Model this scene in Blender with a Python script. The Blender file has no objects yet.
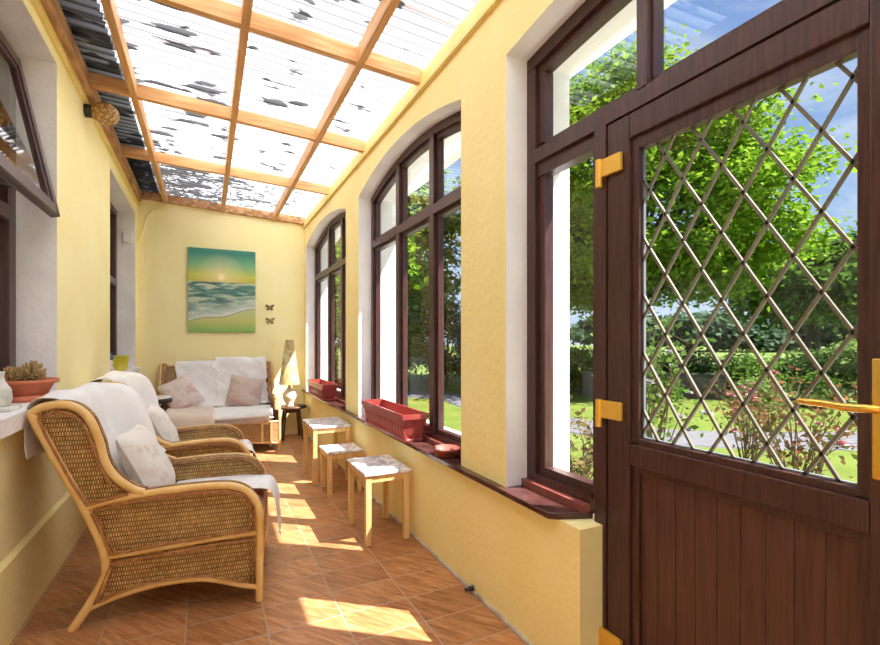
import bpy, math, random
import numpy as np
from mathutils import Vector, Matrix, noise

random.seed(7)
SC = bpy.context.scene
COL = SC.collection
PI = math.pi

# ------------------------------------------------------------------ camera, sky, sun, exposure
cam_d = bpy.data.cameras.new('camera')
cam_d.sensor_width = 36.0
cam_d.lens = 472 / 880 * 36
cam_d.shift_y = 19.5 / 880
cam_d.clip_start = 0.02
cam = bpy.data.objects.new('camera', cam_d)
COL.objects.link(cam)
cam.location = (0, 0, 1.25)
cam.rotation_euler = (PI / 2, 0, -math.atan(233 / 472))
SC.camera = cam

SC.view_settings.view_transform = 'Standard'
SC.view_settings.look = 'None'
SC.view_settings.gamma = 1
SC.view_settings.use_curve_mapping = False
SC.view_settings.exposure = 2.42
SC.cycles.max_bounces = 16
SC.cycles.diffuse_bounces = 10
SC.cycles.transparent_max_bounces = 24

SUN_E = math.radians(55.8)
travel = Vector((-0.786 * math.cos(SUN_E), 0.618 * math.cos(SUN_E), -math.sin(SUN_E)))
sd = bpy.data.lights.new('sun', 'SUN')
sd.energy = 3.6
sd.angle = math.radians(0.5)
sd.color = (1.0, 0.98, 0.95)
sun = bpy.data.objects.new('sun', sd)
COL.objects.link(sun)
sun.rotation_euler = travel.to_track_quat('-Z', 'Y').to_euler()

world = bpy.data.worlds.new('sky')
SC.world = world
world.use_nodes = True
wn, wl = world.node_tree.nodes, world.node_tree.links
wn.clear()
w_out = wn.new('ShaderNodeOutputWorld')
w_bg = wn.new('ShaderNodeBackground')
w_bg.inputs['Strength'].default_value = 0.205
w_tc = wn.new('ShaderNodeTexCoord')
w_sep = wn.new('ShaderNodeSeparateXYZ')
wl.new(w_tc.outputs['Generated'], w_sep.inputs[0])
w_r = wn.new('ShaderNodeValToRGB')
w_r.color_ramp.elements[0].position = 0.0
w_r.color_ramp.elements[0].color = (0.62, 0.78, 0.95, 1)
w_r.color_ramp.elements[1].position = 0.55
w_r.color_ramp.elements[1].color = (0.20, 0.36, 0.72, 1)
e = w_r.color_ramp.elements.new(0.2)
e.color = (0.40, 0.58, 0.90, 1)
wl.new(w_sep.outputs['Z'], w_r.inputs[0])
w_map = wn.new('ShaderNodeMapping')
w_map.inputs['Scale'].default_value = (1.2, 3.0, 7.0)
w_map.inputs['Rotation'].default_value = (0.3, 0.2, 0.6)
wl.new(w_tc.outputs['Generated'], w_map.inputs[0])
w_no = wn.new('ShaderNodeTexNoise')
w_no.inputs['Scale'].default_value = 2.2
w_no.inputs['Detail'].default_value = 6
w_no.inputs['Roughness'].default_value = 0.6
w_no.inputs['Distortion'].default_value = 0.6
wl.new(w_map.outputs[0], w_no.inputs['Vector'])
w_cr = wn.new('ShaderNodeValToRGB')
w_cr.color_ramp.elements[0].position = 0.44
w_cr.color_ramp.elements[0].color = (0, 0, 0, 1)
w_cr.color_ramp.elements[1].position = 0.78
w_cr.color_ramp.elements[1].color = (0.6, 0.6, 0.6, 1)
wl.new(w_no.outputs['Fac'], w_cr.inputs[0])
w_mix = wn.new('ShaderNodeMix')
w_mix.data_type = 'RGBA'
wl.new(w_cr.outputs[0], w_mix.inputs[0])
wl.new(w_r.outputs[0], w_mix.inputs[6])
w_mix.inputs[7].default_value = (0.95, 0.97, 1.0, 1)
wl.new(w_mix.outputs[2], w_bg.inputs[0])
wl.new(w_bg.outputs[0], w_out.inputs[0])


# ------------------------------------------------------------------ materials
def rgb(r, g, b):
    def l(c):
        c /= 255
        return c / 12.92 if c <= 0.04045 else ((c + 0.055) / 1.055) ** 2.4
    return (l(r), l(g), l(b), 1)


class NT:
    def __init__(s, name):
        s.m = bpy.data.materials.new(name)
        s.m.use_nodes = True
        s.n, s.l = s.m.node_tree.nodes, s.m.node_tree.links
        s.n.clear()
        s.out = s.n.new('ShaderNodeOutputMaterial')

    def new(s, t, **kw):
        n = s.n.new('ShaderNode' + t)
        for k, v in kw.items():
            setattr(n, k, v)
        return n

    def put(s, inp, v):
        if v is None:
            return
        if isinstance(v, bpy.types.NodeSocket):
            s.l.new(v, inp)
        else:
            inp.default_value = v

    def math(s, op, a, b=None, c=None, clamp=False):
        n = s.new('Math', operation=op, use_clamp=clamp)
        s.put(n.inputs[0], a)
        s.put(n.inputs[1], b)
        s.put(n.inputs[2], c)
        return n.outputs[0]

    def coord(s, kind='Object', scale=(1, 1, 1), rot=(0, 0, 0)):
        t = s.new('TexCoord')
        m = s.new('Mapping')
        m.inputs['Scale'].default_value = scale
        m.inputs['Rotation'].default_value = rot
        s.l.new(t.outputs[kind], m.inputs[0])
        return m.outputs[0]

    def noise(s, vec, scale, detail=3, rough=0.5, dist=0):
        n = s.new('TexNoise')
        s.put(n.inputs['Vector'], vec)
        n.inputs['Scale'].default_value = scale
        n.inputs['Detail'].default_value = detail
        n.inputs['Roughness'].default_value = rough
        n.inputs['Distortion'].default_value = dist
        return n.outputs['Fac']

    def ramp(s, fac, stops):
        n = s.new('ValToRGB')
        el = n.color_ramp.elements
        while len(el) < len(stops):
            el.new(0.5)
        for k, (p, c) in zip(el, stops):
            k.position = p
            k.color = c if len(c) == 4 else (*c, 1)
        s.put(n.inputs[0], fac)
        return n.outputs[0]

    def mix(s, f, a, b, blend='MIX'):
        n = s.new('Mix', data_type='RGBA', blend_type=blend)
        s.put(n.inputs[0], f)
        s.put(n.inputs[6], a)
        s.put(n.inputs[7], b)
        return n.outputs[2]

    def sep(s, vec):
        n = s.new('SeparateXYZ')
        s.l.new(vec, n.inputs[0])
        return n.outputs

    def bump(s, h, strength=0.3, dist=0.01):
        n = s.new('Bump')
        n.inputs['Strength'].default_value = strength
        n.inputs['Distance'].default_value = dist
        s.l.new(h, n.inputs['Height'])
        return n.outputs[0]

    def pbr(s, color, rough=0.6, metal=0.0, normal=None, spec=None):
        p = s.new('BsdfPrincipled')
        s.put(p.inputs['Base Color'], color)
        s.put(p.inputs['Roughness'], rough)
        s.put(p.inputs['Metallic'], metal)
        if spec is not None:
            p.inputs['Specular IOR Level'].default_value = spec
        s.put(p.inputs['Normal'], normal)
        s.l.new(p.outputs[0], s.out.inputs[0])
        return p


def speckle(name, c1, c2, scale=8, rough=0.6, metal=0, bump=0.0, bscale=60, stretch=(1, 1, 1), spec=None, bd=0.01):
    t = NT(name)
    v = t.coord('Object', stretch)
    col = t.ramp(t.noise(v, scale, 4), [(0.35, c1), (0.65, c2)])
    nm = t.bump(t.noise(v, bscale, 4), bump, bd) if bump else None
    t.pbr(col, rough, metal, nm, spec)
    return t.m


M = {}
M['yellow'] = speckle('yellow_plaster', rgb(247, 234, 173), rgb(250, 239, 186), 2.5, 0.8, bump=0.25, bscale=45)
M['yellow_low'] = speckle('yellow_plaster_rough', rgb(246, 227, 155), rgb(250, 234, 169), 2.5, 0.8, bump=0.4, bscale=28)  # same paint as the other walls, floor bounce put into its deeper tone
M['white'] = speckle('white_paint', rgb(228, 224, 226), rgb(242, 240, 240), 3, 0.75, bump=0.3, bscale=40)
M['trim'] = speckle('cream_trim_paint', rgb(228, 205, 120), rgb(238, 216, 140), 6, 0.6)
M['brown'] = speckle('mahogany_frame', rgb(56, 32, 30), rgb(78, 47, 43), 6, 0.32, bump=0.12, bscale=30, stretch=(18, 18, 1))
M['brown_panel'] = speckle('mahogany_panel', rgb(72, 41, 35), rgb(92, 54, 46), 5, 0.4, bump=0.15, bscale=30, stretch=(18, 18, 1))
M['sill'] = speckle('polished_sill', rgb(66, 38, 36), rgb(92, 56, 52), 14, 0.16)
M['redstrip'] = speckle('red_brown_strip', rgb(120, 62, 56), rgb(140, 78, 70), 14, 0.3)
M['pine'] = speckle('pine_rafter', rgb(196, 140, 84), rgb(222, 172, 116), 4, 0.6, stretch=(1, 14, 14), bump=0.1)
M['pine_y'] = speckle('pine_batten', rgb(192, 138, 82), rgb(216, 166, 110), 4, 0.6, stretch=(14, 1, 14), bump=0.1)
M['pine_old'] = speckle('weathered_timber', rgb(150, 104, 66), rgb(206, 160, 112), 3, 0.7, stretch=(6, 1.5, 10), bump=0.1)
M['leg'] = speckle('pale_beech', rgb(214, 172, 108), rgb(232, 196, 136), 4, 0.5, stretch=(10, 10, 1))
M['rattan'] = speckle('rattan_cane', rgb(226, 178, 104), rgb(243, 206, 138), 9, 0.35)
M['rattan_pale'] = speckle('pale_rattan_cane', rgb(204, 158, 104), rgb(226, 186, 136), 9, 0.45)
M['braid_cane'] = speckle('brown_split_cane', rgb(150, 96, 50), rgb(190, 136, 84), 40, 0.5)
M['cloth'] = speckle('white_throw', rgb(232, 228, 226), rgb(244, 242, 242), 5, 0.9, bump=0.35, bscale=260)
M['cream'] = speckle('cream_cloth', rgb(222, 205, 190), rgb(236, 222, 208), 5, 0.9, bump=0.3, bscale=200)
M['red'] = speckle('red_planter_plastic', rgb(146, 58, 52), rgb(164, 72, 66), 5, 0.3)
M['terra'] = speckle('terracotta', rgb(190, 100, 68), rgb(210, 122, 88), 7, 0.55, bump=0.1)
M['saucer_red'] = speckle('red_brown_clay', rgb(136, 66, 56), rgb(160, 84, 72), 12, 0.35)
M['soil'] = speckle('soil', rgb(92, 70, 52), rgb(150, 118, 94), 60, 0.95, bump=0.8, bscale=90)
M['succ'] = speckle('succulent_leaf', rgb(148, 128, 78), rgb(186, 148, 104), 30, 0.5)
M['ceramic'] = speckle('grey_ceramic', rgb(188, 194, 188), rgb(236, 232, 224), 22, 0.3)
M['ivory'] = speckle('ivory_ceramic', rgb(232, 220, 190), rgb(244, 236, 214), 8, 0.25)
M['gold'] = speckle('brass', rgb(236, 186, 78), rgb(246, 204, 104), 5, 0.26, metal=0.9)
M['gold_sat'] = speckle('satin_brass', rgb(236, 186, 72), rgb(244, 200, 96), 9, 0.42, metal=0.5)
M['black'] = speckle('black_plastic', rgb(26, 25, 26), rgb(38, 36, 36), 6, 0.4)
M['dark_wood'] = speckle('dark_wood', rgb(70, 44, 32), rgb(98, 64, 46), 5, 0.4, stretch=(8, 8, 1))
M['lead'] = speckle('lead_strip', rgb(96, 90, 76), rgb(112, 104, 88), 9, 0.6)
M['flash'] = speckle('lead_flashing', rgb(96, 98, 104), rgb(120, 122, 128), 4, 0.6)
M['room'] = speckle('house_room_paint', rgb(196, 194, 192), rgb(208, 206, 204), 3, 0.8)
M['grout_edge'] = speckle('mortar', rgb(150, 138, 128), rgb(196, 188, 180), 12, 0.9, bump=0.6)
M['path'] = speckle('grey_tarmac', rgb(92, 90, 94), rgb(108, 105, 108), 9, 0.9, bump=0.3)
M['paving'] = speckle('pale_paving', rgb(186, 182, 176), rgb(204, 200, 192), 3, 0.9)
M['stone'] = speckle('grey_stone', rgb(66, 62, 56), rgb(92, 86, 78), 4, 0.9, bump=0.8, bscale=6)
M['bark'] = speckle('bark', rgb(40, 33, 26), rgb(62, 52, 40), 5, 0.9, bump=0.6, stretch=(4, 4, 1))
M['twig'] = speckle('twig', rgb(76, 60, 42), rgb(96, 78, 54), 12, 0.8)
M['pink'] = speckle('rose_petal', rgb(176, 96, 108), rgb(206, 150, 154), 20, 0.7)
M['bloom'] = speckle('white_petal', rgb(170, 162, 162), rgb(186, 182, 180), 20, 0.7)


def glass_mat(name, tint):
    t = NT(name)
    lw = t.new('LayerWeight')
    f = t.math('POWER', lw.outputs['Facing'], 5.0)
    f = t.math('MULTIPLY_ADD', f, 0.94, 0.055)
    tr = t.new('BsdfTransparent')
    tr.inputs[0].default_value = tint
    gl = t.new('BsdfGlossy')
    gl.inputs['Roughness'].default_value = 0.0
    mx = t.new('MixShader')
    t.l.new(f, mx.inputs[0])
    t.l.new(tr.outputs[0], mx.inputs[1])
    t.l.new(gl.outputs[0], mx.inputs[2])
    t.l.new(mx.outputs[0], t.out.inputs[0])
    return t.m


M['glass'] = glass_mat('window_glass', (0.95, 0.97, 0.96, 1))


def tile_mat():
    t = NT('terracotta_tiles')
    x, y, z = t.sep(t.coord('Object'))
    tx = t.math('DIVIDE', t.math('SUBTRACT', x, -0.083), 0.319)
    ty = t.math('DIVIDE', t.math('SUBTRACT', y, 2.139 - 20 * 0.216), 0.216)
    cx, cy = t.math('FLOOR', tx), t.math('FLOOR', ty)
    fx, fy = t.math('FRACT', tx), t.math('FRACT', ty)
    ex = t.math('MULTIPLY', t.math('SUBTRACT', 0.5, t.math('ABSOLUTE', t.math('SUBTRACT', fx, 0.5))), 0.319)
    ey = t.math('MULTIPLY', t.math('SUBTRACT', 0.5, t.math('ABSOLUTE', t.math('SUBTRACT', fy, 0.5))), 0.216)
    ed = t.math('MINIMUM', ex, ey)
    g = t.new('MapRange')
    g.inputs[1].default_value = 0.0025
    g.inputs[2].default_value = 0.0045
    t.l.new(ed, g.inputs[0])
    cv = t.new('CombineXYZ')
    t.l.new(cx, cv.inputs[0])
    t.l.new(cy, cv.inputs[1])
    wn_ = t.new('TexWhiteNoise', noise_dimensions='2D')
    t.l.new(cv.outputs[0], wn_.inputs['Vector'])
    rv = wn_.outputs['Value']
    # brushed diagonal streaks, offset per tile
    st = t.coord('Object', (1, 1, 1), (0, 0, 0.9))
    off = t.new('VectorMath', operation='ADD')
    t.l.new(st, off.inputs[0])
    sc = t.new('VectorMath', operation='SCALE')
    t.l.new(wn_.outputs['Color'], sc.inputs[0])
    sc.inputs['Scale'].default_value = 9.0
    t.l.new(sc.outputs[0], off.inputs[1])
    mp = t.new('Mapping')
    mp.inputs['Scale'].default_value = (6, 46, 1)
    t.l.new(off.outputs[0], mp.inputs[0])
    streak = t.noise(mp.outputs[0], 1.0, 3, 0.6, 0.6)
    base = t.ramp(streak, [(0.3, rgb(140, 90, 54)), (0.5, rgb(174, 118, 74)), (0.7, rgb(200, 146, 100))])
    tint = t.ramp(rv, [(0.0, (0.82, 0.80, 0.80, 1)), (0.5, (1, 1, 1, 1)), (1.0, (1.12, 1.1, 1.08, 1))])
    base = t.mix(1.0, base, tint, 'MULTIPLY')
    col = t.mix(g.outputs[0], rgb(176, 146, 122), base)
    h = t.math('ADD', t.math('MULTIPLY', g.outputs[0], 1.0), t.math('MULTIPLY', streak, 0.25))
    t.pbr(col, t.math('MULTIPLY_ADD', streak, 0.25, 0.25), 0, t.bump(h, 0.35, 0.004))
    return t.m


M['tiles'] = tile_mat()


def wicker_mat(name, dark, mid, light, cell=(0.0098, 0.020)):
    t = NT(name)
    uv = t.new('UVMap')
    mp = t.new('Mapping')
    mp.inputs['Rotation'].default_value = (0, 0, 0)
    t.l.new(uv.outputs[0], mp.inputs[0])
    b = t.new('TexBrick')
    b.offset = 0.5
    b.inputs['Scale'].default_value = 1.0
    b.inputs['Brick Width'].default_value = cell[0]
    b.inputs['Row Height'].default_value = cell[1]
    b.inputs['Mortar Size'].default_value = 0.0030
    b.inputs['Mortar Smooth'].default_value = 1.0
    b.inputs['Bias'].default_value = 0.1
    b.inputs['Color1'].default_value = mid
    b.inputs['Color2'].default_value = light
    b.inputs['Mortar'].default_value = dark
    t.l.new(mp.outputs[0], b.inputs['Vector'])
    big = t.noise(t.coord('Object', (1.5, 1.5, 5)), 6, 3)
    tone = t.ramp(big, [(0.3, (0.78, 0.74, 0.68, 1)), (0.65, (1.06, 1.05, 1.04, 1))])
    col = t.mix(1.0, b.outputs['Color'], tone, 'MULTIPLY')
    h = t.math('SUBTRACT', 1.0, b.outputs['Fac'])
    t.pbr(col, 0.5, 0, t.bump(h, 0.9, 0.006))
    return t.m


M['wicker'] = wicker_mat('wicker_weave', rgb(96, 58, 24), rgb(222, 170, 96), rgb(247, 210, 142))
M['braid'] = wicker_mat('wicker_braid', rgb(88, 52, 26), rgb(168, 116, 66), rgb(210, 164, 108), (0.03, 0.014))
M['wicker_pale'] = wicker_mat('pale_wicker_weave', rgb(120, 80, 44), rgb(200, 152, 98), rgb(224, 184, 136))


def roof_mat():
    t = NT('corrugated_translucent_sheet')
    v = t.coord('Object')
    x, y, z = t.sep(v)
    d1 = t.noise(t.coord('Object', (1.0, 3.2, 1)), 3.4, 3, 0.5, 0.2)
    lean = t.math('MULTIPLY', t.math('SUBTRACT', 0.5, x, None), 0.055)      # dirt gathers at the house side
    d1 = t.math('ADD', d1, lean)
    far = t.new('MapRange')
    far.inputs[1].default_value = 5.15
    far.inputs[2].default_value = 5.5
    t.l.new(y, far.inputs[0])
    leaf = t.noise(t.coord('Object', (1.3, 2.6, 1)), 13, 4, 0.65)
    blot = t.ramp(d1, [(0.585, (0, 0, 0, 1)), (0.625, (1, 1, 1, 1))])
    litter = t.ramp(t.math('ADD', leaf, t.math('MULTIPLY', t.math('SUBTRACT', 0.25, x), 0.12)), [(0.47, (0, 0, 0, 1)), (0.56, (1, 1, 1, 1))])
    litter = t.math('MULTIPLY', litter, far.outputs[0])
    dirt = t.math('MAXIMUM', blot, litter)
    fine = t.noise(t.coord('Object', (0.6, 9, 1)), 2.6, 4, 0.6)
    film = t.ramp(fine, [(0.30, rgb(206, 202, 198)), (0.55, rgb(246, 247, 250))])
    # corrugation shading painted as dark stripes, then bands where two sheets lap
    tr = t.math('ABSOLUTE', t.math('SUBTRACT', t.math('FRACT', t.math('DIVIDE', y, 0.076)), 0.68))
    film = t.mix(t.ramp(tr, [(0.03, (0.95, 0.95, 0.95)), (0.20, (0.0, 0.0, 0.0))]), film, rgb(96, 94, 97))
    lap = t.math('LESS_THAN', t.math('ABSOLUTE', t.math('SUBTRACT', t.math('FRACT', t.math('DIVIDE', t.math('ADD', y, 0.22), 0.98)), 0.5)), 0.018)
    film = t.mix(t.math('MULTIPLY', lap, 0.8), film, rgb(110, 92, 78))
    col = t.mix(t.math('MULTIPLY', dirt, 0.9), film, rgb(22, 19, 21))
    tl = t.new('BsdfTranslucent')
    t.l.new(col, tl.inputs[0])
    df = t.new('BsdfDiffuse')
    t.l.new(col, df.inputs[0])
    gl = t.new('BsdfGlossy')
    gl.inputs['Roughness'].default_value = 0.3
    mx = t.new('MixShader')
    mx.inputs[0].default_value = 0.12
    t.l.new(tl.outputs[0], mx.inputs[1])
    t.l.new(df.outputs[0], mx.inputs[2])
    m2 = t.new('MixShader')
    m2.inputs[0].default_value = 0.04
    t.l.new(mx.outputs[0], m2.inputs[1])
    t.l.new(gl.outputs[0], m2.inputs[2])
    t.l.new(m2.outputs[0], t.out.inputs[0])
    return t.m


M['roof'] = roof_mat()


def leaf_mat(name, c1, c2, c3, trans=0.35):
    t = NT(name)
    g = t.new('NewGeometry')
    col = t.ramp(g.outputs['Random Per Island'], [(0.0, c1), (0.5, c2), (1.0, c3)])
    df = t.new('BsdfDiffuse')
    t.l.new(col, df.inputs[0])
    tl = t.new('BsdfTranslucent')
    t.l.new(col, tl.inputs[0])
    mx = t.new('MixShader')
    mx.inputs[0].default_value = trans
    t.l.new(df.outputs[0], mx.inputs[1])
    t.l.new(tl.outputs[0], mx.inputs[2])
    t.l.new(mx.outputs[0], t.out.inputs[0])
    return t.m


M['leaf'] = leaf_mat('maple_leaf', rgb(86, 122, 30), rgb(118, 152, 40), rgb(150, 176, 60))
M['leaf_dark'] = leaf_mat('dark_leaf', rgb(40, 64, 28), rgb(60, 86, 36), rgb(86, 110, 50))
M['leaf_mid'] = leaf_mat('hedge_leaf', rgb(62, 92, 34), rgb(88, 118, 44), rgb(118, 142, 66))
M['leaf_pale'] = leaf_mat('pale_leaf', rgb(92, 122, 54), rgb(122, 148, 72), rgb(148, 168, 100))
M['leaf_far'] = leaf_mat('far_leaf', rgb(66, 84, 66), rgb(80, 100, 76), rgb(96, 116, 86))
M['leaf_rose'] = leaf_mat('rose_leaf', rgb(72, 100, 46), rgb(110, 94, 56), rgb(142, 86, 68))
M['leaf_dry'] = leaf_mat('dry_leaf', rgb(100, 92, 54), rgb(128, 114, 72), rgb(144, 120, 90))


def lawn_mat(name, a, b, c):
    t = NT(name)
    v = t.coord('Object')
    n = t.math('ADD', t.math('MULTIPLY', t.noise(v, 1.2, 4), 0.5), t.math('MULTIPLY', t.noise(v, 40, 4), 0.5))
    t.pbr(t.ramp(n, [(0.35, a), (0.5, b), (0.65, c)]), 0.9, 0, t.bump(t.noise(v, 60, 3), 0.6, 0.02), 0.1)
    return t.m


M['lawn'] = lawn_mat('lawn_turf', rgb(84, 98, 38), rgb(98, 111, 46), rgb(112, 123, 58))
M['field'] = lawn_mat('field_turf', rgb(92, 108, 50), rgb(104, 120, 60), rgb(116, 128, 70))


def marble_mat():
    t = NT('grey_marble_laminate')
    v = t.coord('Object', (1, 1, 1))
    n = t.noise(v, 7, 6, 0.62, 1.6)
    d = t.math('ABSOLUTE', t.math('SUBTRACT', n, 0.5))
    n2 = t.noise(v, 3.5, 3)
    col = t.ramp(d, [(0.0, rgb(150, 142, 150)), (0.022, rgb(206, 202, 206)), (0.06, rgb(242, 240, 243))])
    col = t.mix(t.math('MULTIPLY', n2, 0.15), col, rgb(186, 182, 190))
    t.pbr(col, 0.22)
    return t.m


M['marble'] = marble_mat()


def floral_mat(name, base, flower, leafc, amt=0.55):
    t = NT(name)
    v = t.coord('Object')
    n = t.noise(v, 9, 4, 0.6)
    n2 = t.noise(t.coord('Object', (1, 1, 1), (1, 2, 0.5)), 12, 4, 0.6)
    col = t.mix(t.math('MULTIPLY', t.ramp(n, [(0.52, (0, 0, 0)), (0.66, (1, 1, 1))]), amt), base, flower)
    col = t.mix(t.math('MULTIPLY', t.ramp(n2, [(0.56, (0, 0, 0)), (0.68, (1, 1, 1))]), amt * 0.8), col, leafc)
    t.pbr(col, 0.9, 0, t.bump(t.noise(v, 220, 3), 0.3, 0.004), 0.1)
    return t.m


M['floral_white'] = floral_mat('white_floral_cushion', rgb(228, 222, 214), rgb(208, 190, 180), rgb(186, 184, 172), 0.7)
M['floral_pink'] = floral_mat('pink_floral_cushion', rgb(222, 208, 202), rgb(196, 150, 150), rgb(180, 172, 162), 0.7)
M['floral_beige'] = floral_mat('beige_floral_cushion', rgb(204, 186, 174), rgb(190, 142, 142), rgb(168, 152, 140), 0.7)
M['print_red'] = floral_mat('red_print_cushion', rgb(206, 184, 168), rgb(160, 58, 52), rgb(120, 96, 70), 0.9)
M['shade'] = floral_mat('patterned_lamp_shade', rgb(198, 174, 116), rgb(224, 212, 180), rgb(104, 78, 42), 1.0)


def painting_mat():
    t = NT('sunset_sea_print')
    uv = t.new('UVMap')
    u, v, w = t.sep(uv.outputs[0])
    nz = t.noise(uv.outputs[0], 2.2, 3)
    vv = t.math('ADD', v, t.math('MULTIPLY', t.math('SUBTRACT', nz, 0.5), 0.03))
    sky = t.ramp(vv, [(0.58, rgb(186, 172, 52)), (0.68, rgb(194, 196, 84)), (0.80, rgb(122, 174, 124)), (0.94, rgb(52, 132, 118))])
    du = t.math('SUBTRACT', u, 0.48)
    dv = t.math('SUBTRACT', v, 0.665)
    r = t.math('SQRT', t.math('ADD', t.math('MULTIPLY', du, du), t.math('MULTIPLY', t.math('MULTIPLY', dv, dv), 1.8)))
    sky = t.mix(t.math('MULTIPLY', t.ramp(r, [(0.03, (1, 1, 1)), (0.07, (0.45, 0.45, 0.45)), (0.4, (0, 0, 0))]), 1.0), sky, rgb(250, 226, 180))
    mp = t.new('Mapping')
    mp.inputs['Scale'].default_value = (2.0, 13, 1)
    t.l.new(uv.outputs[0], mp.inputs[0])
    wv = t.noise(mp.outputs[0], 1.6, 4, 0.55, 0.7)
    sea = t.ramp(wv, [(0.36, rgb(48, 90, 92)), (0.5, rgb(92, 138, 126)), (0.6, rgb(186, 196, 172))])
    # shoreline
    sh = t.math('ADD', t.math('MULTIPLY', u, 0.16), t.math('ADD', 0.115, t.math('MULTIPLY', t.math('SINE', t.math('MULTIPLY', u, 9.0)), 0.015)))
    d = t.math('SUBTRACT', v, sh)
    sand = t.ramp(v, [(0.0, rgb(122, 176, 92)), (0.14, rgb(192, 192, 112)), (0.3, rgb(186, 200, 140))])
    edge = t.ramp(d, [(0.0, rgb(70, 96, 90)), (0.015, rgb(226, 222, 206)), (0.05, rgb(200, 212, 198))])
    foam = t.ramp(d, [(0.03, (1, 1, 1)), (0.12, (0.55, 0.55, 0.55)), (0.22, (0, 0, 0))])
    sea = t.mix(t.math('MULTIPLY', foam, 0.8), sea, edge)
    sea = t.mix(t.math('LESS_THAN', d, 0.0), sea, sand)
    col = t.mix(t.math('LESS_THAN', v, 0.6), sky, sea)
    t.pbr(col, 0.55)
    return t.m


M['painting'] = painting_mat()
M['canvas_edge'] = speckle('canvas_edge', rgb(52, 98, 86), rgb(66, 116, 100), 8, 0.7)


def globe_mat():
    t = NT('woven_amber_glass')
    v = t.coord('Object')
    n = t.new('TexVoronoi')
    n.inputs['Scale'].default_value = 42
    t.l.new(v, n.inputs['Vector'])
    col = t.ramp(n.outputs['Distance'], [(0.1, rgb(236, 204, 146)), (0.6, rgb(168, 124, 70))])
    p = t.pbr(col, 0.15, 0, t.bump(n.outputs['Distance'], 0.6, 0.01))
    p.inputs['Transmission Weight'].default_value = 0.25
    return t.m


M['globe'] = globe_mat()
M['vase_yellow'] = floral_mat('yellow_green_pot', rgb(206, 196, 72), rgb(232, 214, 96), rgb(120, 144, 60), 0.9)
M['blue'] = speckle('blue_glaze', rgb(40, 84, 140), rgb(70, 120, 170), 9, 0.4)
M['butterfly'] = speckle('brown_butterfly_wing', rgb(50, 38, 26), rgb(150, 108, 60), 26, 0.6)
M['butterfly_y'] = speckle('ochre_butterfly_wing', rgb(70, 62, 30), rgb(190, 164, 90), 26, 0.6)
M['table_grey'] = speckle('grey_table_top', rgb(214, 210, 206), rgb(226, 222, 220), 6, 0.3)


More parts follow.
